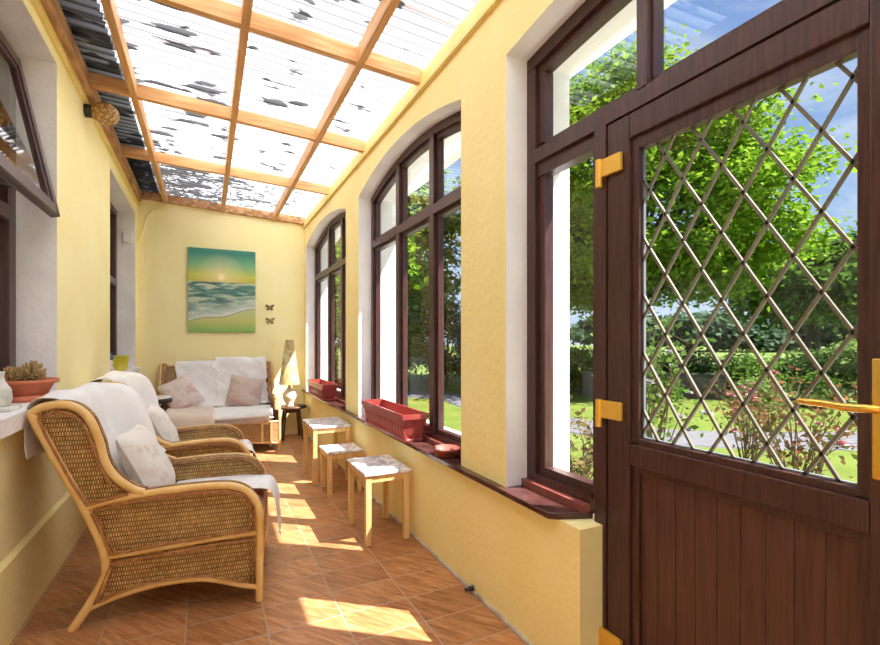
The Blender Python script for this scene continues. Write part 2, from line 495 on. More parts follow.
# ------------------------------------------------------------------ mesh helpers
class MB:
    def __init__(s):
        s.v, s.f, s.mi, s.sm, s.uv = [], [], [], [], []

    def add(s, verts, faces, mi=0, smooth=False, uvs=None):
        b = len(s.v)
        s.v += [tuple(p) for p in verts]
        for k, f in enumerate(faces):
            s.f.append([b + i for i in f])
            s.mi.append(mi(k) if callable(mi) else mi)
            s.sm.append(smooth)
            s.uv.append(uvs[k] if uvs else None)
        return s

    def box(s, x0, x1, y0, y1, z0, z1, mi=0):
        v = [(x0, y0, z0), (x1, y0, z0), (x1, y1, z0), (x0, y1, z0), (x0, y0, z1), (x1, y0, z1), (x1, y1, z1), (x0, y1, z1)]
        # order: -z +z -y +x +y -x
        return s.add(v, [(0, 3, 2, 1), (4, 5, 6, 7), (0, 1, 5, 4), (1, 2, 6, 5), (2, 3, 7, 6), (3, 0, 4, 7)], mi)

    def hexa(s, v, mi=0):
        return s.add(v, [(0, 3, 2, 1), (4, 5, 6, 7), (0, 1, 5, 4), (1, 2, 6, 5), (2, 3, 7, 6), (3, 0, 4, 7)], mi)

    def tube(s, pts, r, n=10, mi=0, closed=False):
        pts = [Vector(p) for p in pts]
        N = len(pts)
        rs = r if isinstance(r, (list, tuple)) else [r] * N
        up = None
        rings = []
        for i, p in enumerate(pts):
            a = pts[(i - 1) % N] if closed or i else p
            c = pts[(i + 1) % N] if closed or i < N - 1 else p
            d = (c - a).normalized()
            if up is None:
                up = Vector((0, 0, 1)) if abs(d.z) < 0.9 else Vector((1, 0, 0))
            up = (up - d * up.dot(d)).normalized()
            q = d.cross(up)
            rings.append([p + (up * math.cos(2 * PI * k / n) + q * math.sin(2 * PI * k / n)) * rs[i] for k in range(n)])
        v = [p for ring in rings for p in ring]
        f = []
        for i in range(N if closed else N - 1):
            j = (i + 1) % N
            for k in range(n):
                k2 = (k + 1) % n
                f.append((i * n + k, j * n + k, j * n + k2, i * n + k2))
        s.add(v, f, mi, True)
        if not closed:
            s.add(rings[0], [tuple(range(n))], mi)
            s.add(rings[-1], [tuple(reversed(range(n)))], mi)
        return s

    def lathe(s, prof, c=(0, 0, 0), n=24, mi=0, sx=1.0, sy=1.0):
        v, f = [], []
        for r, z in prof:
            for k in range(n):
                a = 2 * PI * k / n
                v.append((c[0] + r * sx * math.cos(a), c[1] + r * sy * math.sin(a), c[2] + z))
        for i in range(len(prof) - 1):
            for k in range(n):
                k2 = (k + 1) % n
                f.append((i * n + k, i * n + k2, (i + 1) * n + k2, (i + 1) * n + k))
        return s.add(v, f, mi, True)

    def grid(s, P, uvs=None, mi=0, smooth=True):
        """P[i][j] points; uvs[i][j] the matching coordinates"""
        nI, nJ = len(P), len(P[0])
        v = [p for row in P for p in row]
        f, u = [], []
        for i in range(nI - 1):
            for j in range(nJ - 1):
                f.append((i * nJ + j, i * nJ + j + 1, (i + 1) * nJ + j + 1, (i + 1) * nJ + j))
                if uvs:
                    u.append([uvs[i][j], uvs[i][j + 1], uvs[i + 1][j + 1], uvs[i + 1][j]])
        return s.add(v, f, mi, smooth, u or None)

    def build(s, name, mats, parent=None, bevel=0, solid=0, sub=0, solid_off=0):
        me = bpy.data.meshes.new(name)
        me.from_pydata(s.v, [], s.f)
        if not isinstance(mats, (list, tuple)):
            mats = [mats]
        for m in mats:
            me.materials.append(M[m] if isinstance(m, str) else m)
        me.polygons.foreach_set('material_index', s.mi)
        me.polygons.foreach_set('use_smooth', s.sm)
        if any(u is not None for u in s.uv):
            lay = me.uv_layers.new(name='UVMap')
            for p, u in zip(me.polygons, s.uv):
                if u is not None:
                    for li, c in zip(p.loop_indices, u):
                        lay.data[li].uv = c
        me.update()
        o = bpy.data.objects.new(name, me)
        COL.objects.link(o)
        if parent:
            o.parent = parent
        if solid:
            m = o.modifiers.new('thick', 'SOLIDIFY')
            m.thickness = solid
            m.offset = solid_off
        if sub:
            m = o.modifiers.new('sub', 'SUBSURF')
            m.levels = m.render_levels = sub
        if bevel:
            m = o.modifiers.new('bevel', 'BEVEL')
            m.width = bevel
            m.segments = 2
            m.limit_method = 'ANGLE'
        return o


def tag(o, label, cat, group=None, kind=None):
    if label:
        o['label'] = label
    if cat:
        o['category'] = cat
    if group:
        o['group'] = group
    if kind:
        o['kind'] = kind
    return o


def struct(o, label=None):
    o['kind'] = 'structure'
    if label:
        o['label'] = label
    return o


def empty(name, loc=(0, 0, 0), rz=0):
    o = bpy.data.objects.new(name, None)
    o.location = loc
    o.rotation_euler = (0, 0, rz)
    o.empty_display_size = 0.1
    COL.objects.link(o)
    return o


def copy_tree(o, parent=None):
    c = o.copy()
    COL.objects.link(c)
    c.parent = parent
    for ch in list(o.children):
        copy_tree(ch, c)
    return c


def smooth_path(pts, n=6, closed=False):
    """Catmull-Rom through the points"""
    P = [Vector(p) for p in pts]
    out = []
    N = len(P)
    for i in range(N - 1):
        p0, p1, p2, p3 = P[max(i - 1, 0)], P[i], P[i + 1], P[min(i + 2, N - 1)]
        for k in range(n):
            t = k / n
            out.append(0.5 * ((2 * p1) + (p2 - p0) * t + (2 * p0 - 5 * p1 + 4 * p2 - p3) * t * t + (3 * p1 - p0 - 3 * p2 + p3) * t ** 3))
    out.append(P[-1])
    return out


# ------------------------------------------------------------------ the setting
XL, XR, XO = -0.75, 1.196, 1.56          # left wall, right wall inner and outer face
XF = 1.31                                # inner face of the window frames
YB, YN = 6.625, -1.3
LX, LO = -0.93, -1.0                     # left window plane, left wall outer

fl = MB().box(XL - 0.25, XO, YN - 0.1, YB + 0.15, -0.12, 0.0)
struct(fl.build('floor', 'tiles'), 'terracotta tiled floor')

# right wall: low wall, piers and arched heads; room side yellow, reveals and outside white
ARCH = [(4.47, 6.50, 2.53, 0.14), (2.173, 4.04, 2.525, 0.14), (-0.15, 1.757, 2.53, 0.06)]


def arch_z(y, a):
    y0, y1, zs, rise = a
    h, c = (y1 - y0) / 2, (y0 + y1) / 2
    R = (h * h + rise * rise) / (2 * rise)
    return zs + math.sqrt(max(R * R - (y - c) ** 2, 0)) - (R - rise)


YW = lambda k: 0 if k == 5 else 1
WT = 2.93
w = MB()
w.box(XR, XO, 1.292, YB, -0.1, 0.577, lambda k: 0 if k in (5, 2, 1) else 1)
w.box(XR, XO, YN, 0.30, -0.1, 0.577, lambda k: 0 if k in (5, 4) else 1)
for y0, y1 in ((6.50, YB), (4.04, 4.47), (1.757, 2.173), (YN, -0.15)):
    w.box(XR, XO, y0, y1, 0.577, WT, YW)
for a in ARCH:
    n = 28
    for i in range(n):
        ya, yb = a[0] + (a[1] - a[0]) * i / n, a[0] + (a[1] - a[0]) * (i + 1) / n
        za, zb = arch_z(ya, a), arch_z(yb, a)
        w.hexa([(XR, ya, za), (XO, ya, za), (XO, yb, zb), (XR, yb, zb), (XR, ya, WT), (XO, ya, WT), (XO, yb, WT), (XR, yb, WT)], YW)
struct(w.build('wall_right', ['yellow_low', 'white']), 'yellow plastered wall with three arched window openings and white reveals')

w = MB()
w.box(XL - 0.25, XO, YB, YB + 0.15, -0.1, 3.04, 0)
struct(w.build('wall_back', 'yellow'), 'yellow end wall behind the settee')
w = MB()
w.box(XL - 0.25, -0.6, YN - 0.15, YN, -0.1, 3.04, 0)
w.box(1.05, XO, YN - 0.15, YN, -0.1, 3.04, 0)
w.box(-0.6, 1.05, YN - 0.15, YN, -0.1, 0.3, 0)
w.box(-0.6, 1.05, YN - 0.15, YN, 2.5, 3.04, 0)
struct(w.build('wall_front', 'yellow'))  # unseen end wall, its wide opening added to admit fill daylight
w = MB()
for y0_, y1_ in ((-0.6, -0.54), (0.2, 0.26), (0.99, 1.05)):
    w.box(y0_, y1_, YN - 0.12, YN - 0.05, 0.3, 2.5)
w.box(-0.6, 1.05, YN - 0.12, YN - 0.05, 0.3, 0.36)
w.box(-0.6, 1.05, YN - 0.12, YN - 0.05, 2.44, 2.5)
wf = struct(empty('window_6'), 'added glazing at the unseen near end, letting fill daylight in')  # glazing added behind the camera to let fill daylight in
w.build('window_frame', 'brown', wf)
MB().add([(-0.55, YN - .085, .35), (1.0, YN - .085, .35), (1.0, YN - .085, 2.45), (-0.55, YN - .085, 2.45)], [(0, 1, 2, 3)]).build('glass_pane', 'glass', wf)

# left wall (the house) with two recessed windows
RZ0, RZ1, RZ2 = 0.88, 2.80, 2.75
R1, R2 = (0.9, 3.304), (4.91, 6.50)
LF = lambda k: 0 if k == 3 else 1
w = MB()
w.box(LO - 0.04, XL, YN, YB, -0.1, RZ0, LF)
for y0, y1 in ((YN, R1[0]), (R1[1], R2[0]), (R2[1], YB)):
    w.box(LO - 0.04, XL, y0, y1, RZ0, 3.06, LF)
w.box(LO - 0.04, XL, R1[0], R1[1], RZ1, 3.06, LF)
w.box(LO - 0.04, XL, R2[0], R2[1], RZ2, 3.06, LF)
struct(w.build('wall_left', ['yellow', 'white']), 'cream yellow house wall with two recessed windows')
w = MB()
w.hexa([(XL, YN, 0), (XL + 0.02, YN, 0), (XL + 0.02, YB, 0), (XL, YB, 0), (XL, YN, 0.355), (XL + 0.02, YN, 0.338), (XL + 0.02, YB, 0.338), (XL, YB, 0.355)])
struct(w.build('baseboard_left', 'yellow_low'), 'low plastered plinth along the house wall')

# white sills of the house windows
w = MB().box(LX - 0.03, -0.695, R1[0] - 0.05, R1[1] + 0.03, RZ0, 0.96)
struct(w.build('trim_1', 'white', bevel=0.006), 'white window board under the open vent')
w = MB().box(LX - 0.03, -0.70, R2[0] - 0.02, R2[1], RZ0, 0.96)
struct(w.build('trim_2', 'white', bevel=0.006), 'white window board of the far house window')


def house_window(n, y0, y1, z1, label):
    root = struct(empty('window_%d' % n), label)
    f = MB()
    x0, x1 = LX - 0.05, LX + 0.005
    f.box(x0, x1, y1 - 0.10, y1, 0.96, z1)
    f.box(x0, x1, y0, y0 + 0.10, 0.96, z1)
    f.box(x0, x1, y0 + 0.1, y1 - 0.1, 0.96, 1.05)
    f.box(x0, x1, y0 + 0.1, y1 - 0.1, z1 - 0.07, z1)
    f.box(x0, x1, y0 + 0.1, y1 - 0.1, 1.885, 1.965)
    if n == 1:
        f.box(x0, x1, 2.02, 2.12, 1.05, z1 - 0.07)
    f.build('window_frame', 'brown', root, bevel=0.006)
    g = MB()
    xg = LX - 0.03
    g.add([(xg, y0 + 0.1, 1.05), (xg, y1 - 0.1, 1.05), (xg, y1 - 0.1, 1.885), (xg, y0 + 0.1, 1.885)], [(0, 1, 2, 3)])
    if n != 1:
        g.add([(xg, y0 + 0.1, 1.965), (xg, y1 - 0.1, 1.965), (xg, y1 - 0.1, z1 - .07), (xg, y0 + 0.1, z1 - .07)], [(0, 1, 2, 3)])
    g.build('glass_pane', 'glass', root)
    return root


hw = house_window(1, R1[0], R1[1], RZ1, 'brown framed house window with an open top vent')
house_window(2, R2[0], R2[1], RZ2, 'far brown framed house window in a white recess')
# open top-hung vent: hinged at the top, pushed out into the room
T0, T1 = Vector((-0.905, 0, 2.735)), Vector((-0.735, 0, 1.925))
d = (T1 - T0).normalized()
nrm = Vector((-d.z, 0, d.x))             # outwards into the room


def vent_box(mb, s0, s1, y0, y1, t0, t1):
    v = []
    for t in (t0, t1):
        for s_, y in ((s0, y0), (s1, y0), (s1, y1), (s0, y1)):
            p = T0 + d * s_ + nrm * t
            v.append((p.x, y, p.z))
    mb.hexa(v)


L = (T1 - T0).length
vy0, vy1 = 2.14, 3.215
v_ = MB()
for t0, t1, wd in ((-0.022, 0.022, 0.062), (-0.012, 0.012, 0.085)):
    vent_box(v_, 0, L, vy1 - wd, vy1, t0, t1)
    vent_box(v_, 0, L, vy0, vy0 + wd, t0, t1)
    vent_box(v_, L - wd, L, vy0, vy1, t0, t1)
    vent_box(v_, 0, wd, vy0, vy1, t0, t1)
vs = v_.build('open_vent', 'brown', hw, bevel=0.004)
g = MB()
q = [T0 + d * 0.08, T0 + d * (L - 0.08)]
g.add([(q[0].x, vy0 + .08, q[0].z), (q[0].x, vy1 - .08, q[0].z), (q[1].x, vy1 - .08, q[1].z), (q[1].x, vy0 + .08, q[1].z)], [(0, 1, 2, 3)])
g.build('vent_pane', 'glass', vs)
MB().tube([(-0.90, 2.72, 1.975), (-0.85, 2.95, 2.0), (-0.775, 3.02, 1.99)], 0.006, 8).build('window_stay', 'black', hw)

cu = MB()
cu.grid([[(-1.0 + .010 * math.sin(i * 1.1), 1.0 + 2.29 * i / 90, z_) for z_ in (.98, 1.9)] for i in range(91)])
tag(cu.build('net_curtain', 'cloth'), 'pale net curtain hanging behind the nearest house window', 'curtain')
# dim room of the house behind the panes
w = MB()
w.box(-3.4, -3.3, 0.2, 7.2, 0, 2.9)
w.box(-3.3, LO - 0.04, 0.1, 0.2, 0, 2.9)
w.box(-3.3, LO - 0.04, 7.2, 7.3, 0, 2.9)
w.box(-3.3, LO - 0.04, 0.2, 7.2, -0.1, 0)
w.box(-3.3, LO - 0.04, 0.2, 7.2, 2.9, 3.0)
struct(w.build('wall_house_room', 'room'))

# roof: translucent corrugated sheets on rafters
ZB = lambda x: 2.905 - 0.054 * (x - 0.2)      # underside of the rafters
ZS = lambda x: ZB(x) + 0.092
nY = int((YB + 0.1 - YN) / 0.076 * 8)
P = []
for i in range(nY + 1):
    y = YN - 0.1 + (YB + 0.2 - YN) * i / nY
    dz = 0.009 * math.sin(2 * PI * y / 0.076)
    P.append([(x, y, ZS(x) + dz + 0.009) for x in (XL - 0.1, -0.2, 0.4, 1.0, 1.5, 1.87)])
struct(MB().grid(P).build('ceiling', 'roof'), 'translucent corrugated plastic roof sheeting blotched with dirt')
w = MB()
w.box(LO - 0.04, -0.41, YN, YB + 0.1, 3.24, 3.28).box(LO - 0.04, LO + 0.02, YN, YB + 0.1, 3.06, 3.24)
struct(w.build('house_eave', 'flash'))
w = MB()
w.box(1.81, 1.90, YN, YB + 0.1, 2.79, 2.90)
struct(w.build('roof_gutter', 'white'))
for k, yb in enumerate((-0.95, 0.25, 1.46, 2.665, 3.84, 5.13)):
    w = MB()
    x0, x1 = XL + 0.005, XR
    w.hexa([(x0, yb, ZB(x0)), (x1, yb, ZB(x1)), (x1, yb + .045, ZB(x1)), (x0, yb + .045, ZB(x0)),
            (x0, yb, ZS(x0)), (x1, yb, ZS(x1)), (x1, yb + .045, ZS(x1)), (x0, yb + .045, ZS(x0))])
    struct(w.build('trim_%d' % (k + 3), 'pine', bevel=0.003), 'pale pine rafter across the roof')
w = MB()
x0, x1, yb = XL, XR, YB - 0.05
w.hexa([(x0, yb, ZB(x0)), (x1, yb, ZB(x1)), (x1, YB, ZB(x1)), (x0, YB, ZB(x0)),
        (x0, yb, ZS(x0)), (x1, yb, ZS(x1)), (x1, YB, ZS(x1)), (x0, YB, ZS(x0))])
struct(w.build('trim_9', 'pine_old', bevel=0.003), 'darker rafter against the end wall')
for k, xb in enumerate((-0.45, 0.18, 0.80)):
    w = MB()
    z0, z1 = ZB(xb) - 0.012, ZS(xb) - 0.002
    w.box(xb - 0.021, xb + 0.021, YN, YB - 0.02, z0, z1)
    struct(w.build('trim_%d' % (k + 10), 'pine_y', bevel=0.003), 'pine batten running the length of the roof')
w = MB().box(XL, XL + 0.055, YN, YB - 0.05, 2.915, 3.03)
struct(w.build('trim_13', 'pine_old', bevel=0.003), 'weathered wall plate along the house wall')
w = MB().box(XL, XL + 0.022, YN, YB, 2.868, 2.914)
struct(w.build('trim_14', 'trim', bevel=0.003), 'cream board under the wall plate')
w = MB().box(XR - 0.022, XR, YN, YB, 2.80, 2.84).box(XR - 0.010, XR, YN, YB, 2.84, 2.90)
struct(w.build('trim_15', 'trim', bevel=0.003), 'cream board along the top of the window wall')

# polished sill of the window wall
w = MB()
sx0, zs0, zs1 = 1.16, 0.577, 0.602
prof = [(sx0, 1.425), (sx0 + 0.03, 1.402), (XF + 0.03, 1.345), (XF + 0.03, YB - 0.002), (sx0, YB - 0.002)]
n = len(prof)
w.add([(x, y, zs0) for x, y in prof] + [(x, y, zs1) for x, y in prof],
      [tuple(reversed(range(n))), tuple(range(n, 2 * n))] + [(i, (i + 1) % n, n + (i + 1) % n, n + i) for i in range(n)])
struct(w.build('trim_16', 'sill', bevel=0.004), 'dark polished window board along the window wall')
# mortar edge between floor and low wall
w = MB().box(XR - 0.012, XR + 0.01, 1.308, YB, -0.02, 0.012)
struct(w.build('baseboard_right', 'grout_edge', bevel=0.004))


# ------------------------------------------------------------------ window frames
def seg(mb, y0, y1, z0, z1, x0, x1):
    mb.box(x0, x1, y0, y1, z0, z1)


def arch_band(mb, a, ya, yb, top_off, bot_off, x0, x1, n=20):
    for i in range(n):
        p, q = ya + (yb - ya) * i / n, ya + (yb - ya) * (i + 1) / n
        zp, zq = arch_z(p, a), arch_z(q, a)
        mb.hexa([(x0, p, zp - bot_off), (x1, p, zp - bot_off), (x1, q, zq - bot_off), (x0, q, zq - bot_off),
                 (x0, p, zp - top_off), (x1, p, zp - top_off), (x1, q, zq - top_off), (x0, q, zq - top_off)])


def arch_pane(mb, a, ya, yb, z0, off, x, n=14):
    P = [[(x, ya + (yb - ya) * i / n, z0), (x, ya + (yb - ya) * i / n, arch_z(ya + (yb - ya) * i / n, a) - off)] for i in range(n + 1)]
    mb.grid(P, smooth=False)


ZT0, ZT1 = 2.075, 2.135
XG = 1.352


def arch_window(n, a, mull, label):
    root = struct(empty('window_%d' % n), label)
    y0, y1 = a[0], a[1]
    f = MB()
    seg(f, y0, y0 + 0.055, 0.66, a[2] - .055, XF, XF + 0.07)
    seg(f, y1 - 0.055, y1, 0.66, a[2] - .055, XF, XF + 0.07)
    seg(f, y0, y1, 0.602, 0.66, XF, XF + 0.07)
    arch_band(f, a, y0, y1, 0.0, 0.055, XF, XF + 0.07)
    # glazing beads
    seg(f, y0 + .05, y0 + 0.085, 0.69, a[2] - .058, XF + .018, XF + 0.06)
    seg(f, y1 - 0.085, y1 - .05, 0.69, a[2] - .058, XF + .018, XF + 0.06)
    seg(f, y0 + .05, y1 - .05, 0.65, 0.69, XF + .018, XF + 0.06)
    arch_band(f, a, y0 + .05, y1 - .05, 0.05, 0.085, XF + .018, XF + 0.06)
    f.build('window_frame', 'brown', root)
    for m in mull:
        b = MB()
        zt = arch_z(m, a) - 0.05
        seg(b, m - 0.032, m + 0.032, 0.655, zt, XF - 0.004, XF + 0.07)
        seg(b, m - 0.058, m + 0.058, 0.66, zt, XF + 0.0195, XF + 0.0595)
        b.build('mullion', 'brown', root)
    b = MB()
    seg(b, y0 + .05, y1 - .05, ZT0, ZT1, XF - 0.006, XF + 0.068)
    seg(b, y0 + .05, y1 - .05, ZT0 - 0.026, ZT1 + 0.026, XF + 0.0165, XF + 0.0615)
    b.build('transom', 'brown', root)
    g = MB()
    arch_pane(g, a, y0 + .05, y1 - .05, 0.66, 0.055, XG)
    g.build('glass_pane', 'glass', root)
    b = MB()
    seg(b, y0, y1, 0.602, 0.63, XF - 0.03, XF)
    b.build('frame_strip', 'redstrip', root)
    MB().box(XF + .07, XO + .05, y0 + .002, y1 - .002, 0.578, 0.612).build('outer_sill', 'white', root)
    return root


arch_window(3, ARCH[0], (5.06, 5.68), 'far arched brown window beside the lamp')
arch_window(4, ARCH[1], (2.775, 3.385), 'middle arched brown window behind the long red planter')

# the big arch round the door: side light, top lights
a = ARCH[2]
root = struct(empty('window_5'), 'brown side light and top lights around the door')
f = MB()
X0, X1 = XF, XF + 0.075
seg(f, 1.697, 1.757, 0.665, 2.472, X0, X1)                    # far stile
seg(f, 1.652, 1.70, 0.70, 1.99, X0 + .018, X1 - .01)
seg(f, 1.652, 1.70, 2.12, 2.44, X0 + .018, X1 - .01)
seg(f, 1.36, 1.757, 0.602, 0.665, X0, X1)                   # bottom rail
seg(f, 1.36, 1.70, 0.66, 0.70, X0 + .018, X1 - .01)
arch_band(f, a, -0.15, 1.757, 0.0, 0.058, X0, X1)
arch_band(f, a, -0.1, 1.70, 0.05, 0.098, X0 + .018, X1 - .01)
f.build('window_frame', 'brown', root)
f = MB()
seg(f, -0.15, 1.70, 2.045, 2.105, X0 - .004, X1)             # transom above door and side light
seg(f, -0.1, 1.70, 2.10, 2.13, X0 + .018, X1 - .01)
seg(f, 1.34, 1.70, 1.985, 2.05, X0 + .012, X1 - .01)
f.build('transom', 'brown', root)
f = MB()
seg(f, 1.277, 1.332, 0.0, 2.05, X0 - .006, X1)               # door post
seg(f, 1.325, 1.362, 0.65, 2.05, X0 + .0165, X1 - .012)
f.build('door_post', 'brown', root)
f = MB()
seg(f, 0.345, 0.405, 0.0, 2.05, X0 - .006, X1)
f.build('door_post', 'brown', root)
f = MB()
seg(f, 1.10, 1.14, 2.10, arch_z(1.1, a) - .05, X0 - .004, X1)
seg(f, 1.092, 1.148, 2.10, arch_z(1.1, a) - .05, X0 + .0195, X1 - .005)
f.build('mullion', 'brown', root)
f = MB()
seg(f, 0.30, 0.36, 0.0, 2.05, X0, X1)
seg(f, -0.15, -0.09, 0.602, 2.53, X0, X1)
seg(f, -0.15, 0.34, 0.58, 0.66, X0, X1)
f.build('near_side_frame', 'brown', root)
g = MB()
g.add([(XG, 1.36, .69), (XG, 1.64, .69), (XG, 1.64, 2.0), (XG, 1.36, 2.0)], [(0, 1, 2, 3)])
g.add([(XG, -.1, .65), (XG, .31, .65), (XG, .31, 2.05), (XG, -.1, 2.05)], [(0, 1, 2, 3)])
arch_pane(g, a, -0.1, 1.70, 2.11, 0.055, XG)
g.build('glass_pane', 'glass', root)
b = MB()
seg(b, 1.36, 1.757, 0.602, 0.632, XF - 0.032, XF)
b.build('frame_strip', 'redstrip', root)
# white filler block under the sill end
MB().box(XF - 0.002, XF + 0.03, 1.296, 1.344, 0.577, 0.601).build('sill_packer', 'white', root)

# the door
door = struct(empty('door_1', (XF + 0.03, 1.27, 0)), 'mahogany brown door with leaded diamond glass and brass handle')


def dbox(mb, y0, y1, z0, z1, x0, x1):
    o = door.location
    mb.box(x0 - o.x, x1 - o.x, y0 - o.y, y1 - o.y, z0, z1)


DX0, DX1 = XF, XF + 0.06
f = MB()
dbox(f, 1.175, 1.275, 0.012, 2.04, DX0, DX1)
dbox(f, 0.415, 0.515, 0.012, 2.04, DX0, DX1)
dbox(f, 0.515, 1.175, 1.955, 2.04, DX0, DX1)
dbox(f, 0.515, 1.175, 0.825, 0.898, DX0, DX1)
dbox(f, 0.515, 1.175, 0.012, 0.14, DX0, DX1)
f.build('leaf_frame', 'brown', door, bevel=0.004)
f = MB()
b0, b1 = DX0 + 0.012, DX1 - 0.01
dbox(f, 1.145, 1.177, 0.90, 1.96, b0, b1)
dbox(f, 0.513, 0.542, 0.90, 1.96, b0, b1)
dbox(f, 0.54, 1.147, 1.912, 1.957, b0 + .0006, b1)
dbox(f, 0.54, 1.147, 0.895, 0.918, b0 + .0006, b1)
f.build('glazing_bead', 'brown', door, bevel=0.003)
f = MB()
dbox(f, 1.145, 1.177, 0.13, 0.83, b0, b1)
dbox(f, 0.513, 0.542, 0.13, 0.83, b0, b1)
dbox(f, 0.54, 1.15, 0.80, 0.828, b0, b1)
dbox(f, 0.54, 1.15, 0.138, 0.165, b0, b1)
f.build('panel_moulding', 'brown', door, bevel=0.003)
f = MB()
nb = 9
for i in range(nb):
    ya, yb = 0.54 + 0.61 * i / nb, 0.54 + 0.61 * (i + 1) / nb
    dbox(f, ya + 0.0006, yb - 0.0006, 0.16, 0.805, DX0 + 0.026, DX0 + 0.045)
f.build('boarded_panel', 'brown_panel', door, bevel=0.0025)
g = MB()
gx = DX0 + 0.035 - door.location.x
g.add([(gx, y - 1.27, z) for y, z in ((.535, .91), (1.155, .91), (1.155, 1.94), (.535, 1.94))], [(0, 1, 2, 3)])
g.build('glass_pane', 'glass', door)
f = MB()
GY0, GY1, GZ0, GZ1 = 0.54, 1.148, 0.915, 1.93
PW, PH = 0.125, 0.197
for sgn, ph in ((1, 0.0), (-1, 0.0)):
    for k in range(-14, 15):
        # line: z - 1.93 = sgn * (PH/PW) * (y - yk)
        yk = 0.724 + k * PW if sgn > 0 else 0.765 + k * PW
        m = sgn * PH / PW
        ys = sorted([(GZ0 - 1.93) / m + yk, (GZ1 - 1.93) / m + yk])
        ya, yb = max(ys[0], GY0), min(ys[1], GY1)
        if yb - ya < 0.01:
            continue
        za, zb = 1.93 + m * (ya - yk), 1.93 + m * (yb - yk)
        dv = Vector((0, yb - ya, zb - za)).normalized()
        pv = Vector((0, -dv.z, dv.y)) * 0.0040
        v = []
        for xx in (gx - 0.005, gx + 0.004):
            for (yy, zz) in ((ya, za), (yb, zb)):
                for s_ in (-1, 1):
                    v.append((xx, yy - 1.27 + pv.y * s_, zz + pv.z * s_))
        f.add(v, [(0, 1, 3, 2), (4, 6, 7, 5), (0, 4, 5, 1), (1, 5, 7, 3), (3, 7, 6, 2), (2, 6, 4, 0)])
f.build('lead_lattice', 'lead', door)
f = MB()
dbox(f, 1.139, 1.1447, 0.92, 1.911, DX0 + .030, DX0 + .040)
dbox(f, 0.542, 1.139, 0.9185, 0.924, DX0 + .030, DX0 + .040)
f.build('glazing_spacer', 'flash', door)
for zc in (1.885, 1.005, 0.17):
    f = MB()
    dbox(f, 1.20, 1.305, zc - 0.032, zc + 0.032, DX0 - 0.016, DX0 - 0.002)
    hx, hy = DX0 - 0.016 - door.location.x, 1.30 - 1.27
    f.tube([(hx, hy, zc - 0.066), (hx, hy, zc + 0.034)], 0.0125, 12)
    f.tube([(hx, hy, zc - 0.036), (hx, hy, zc - 0.032)], 0.0135, 12)
    f.build('hinge', 'gold_sat', door, bevel=0.002)
# handle
o = door.location
hroot = MB()
hroot.box(DX0 - 0.009 - o.x, DX0 - o.x, 0.468 - o.y, 0.508 - o.y, 0.95, 1.215)
hp = hroot.build('door_handle', 'gold', door, bevel=0.008)
f = MB()
hx, hy, hz = DX0 - o.x, 0.488 - o.y, 1.108
f.tube([(hx - 0.008, hy, hz), (hx - 0.05, hy, hz)], [0.012, 0.010], 14)
f.tube(smooth_path([(hx - 0.045, hy - 0.008, hz), (hx - 0.052, hy + 0.012, hz), (hx - 0.054, hy + 0.05, hz - .001), (hx - 0.052, hy + 0.09, hz + 0.002), (hx - 0.046, hy + 0.125, hz + 0.002), (hx - 0.042, hy + 0.145, hz + 0.002)], 5),
       [0.010 + 0.001 * 0] * 6 + [0.0095] * 6 + [0.0085] * 8 + [0.0075] * 5 + [0.006], 12)
f.build('lever', 'gold', hp)
f = MB()
f.tube([(hx - 0.008, hy, 1.02), (hx - 0.0125, hy, 1.02)], 0.011, 16)
f.tube([(hx - 0.008, hy, 1.0), (hx - 0.0125, hy, 1.0)], 0.006, 12)
f.build('keyhole', 'gold', hp)


# ------------------------------------------------------------------ wicker seats
REAR = [(0, 0), (.063, .097), (.118, .20), (.127, .254), (.11, .357), (.049, .515), (-.055, .739), (-.135, .923), (-.142, .947)]
ROLL = [(-.142, .947), (-.109, .97), (-.041, .98), (.014, .965), (.063, .913), (.101, .81), (.12, .725), (.156, .655), (.221, .594), (.273, .570)]
ARM = [(.042, .524), (.156, .55), (.304, .564), (.458, .572), (.62, .568), (.704, .533), (.75, .464), (.76, .362), (.76, 0.0)]
MID = [(.127, .296), (.38, .312), (.603, .325), (.76, .328)]
BOT = [(.045, .075), (.156, .115), (.304, .145), (.458, .148), (.554, .133), (.687, .085), (.76, .066)]


def interp(path, n):
    P = [Vector((p[0], p[1], 0)) for p in path]
    P = [Vector((p.x, p.y)) for p in smooth_path(P, 8)]
    L_ = [0]
    for i in range(1, len(P)):
        L_.append(L_[-1] + (P[i] - P[i - 1]).length)
    out = []
    j = 0
    for k in range(n):
        t = L_[-1] * k / (n - 1)
        while j < len(P) - 2 and L_[j + 1] < t:
            j += 1
        f_ = (t - L_[j]) / max(L_[j + 1] - L_[j], 1e-9)
        out.append(P[j].lerp(P[j + 1], f_))
    return out


def side_panel(mb, lo, hi, y, th, n=26, m=8):
    """woven panel between two curves in the side plane, with thickness"""
    A, B = interp(lo, n), interp(hi, n)
    for yy in (y, y + th):
        P, U = [], []
        for a_, b_ in zip(A, B):
            P.append([(a_.lerp(b_, j / m).x, yy, a_.lerp(b_, j / m).y) for j in range(m + 1)])
            U.append([(a_.lerp(b_, j / m).x, a_.lerp(b_, j / m).y) for j in range(m + 1)])
        mb.grid(P, U)


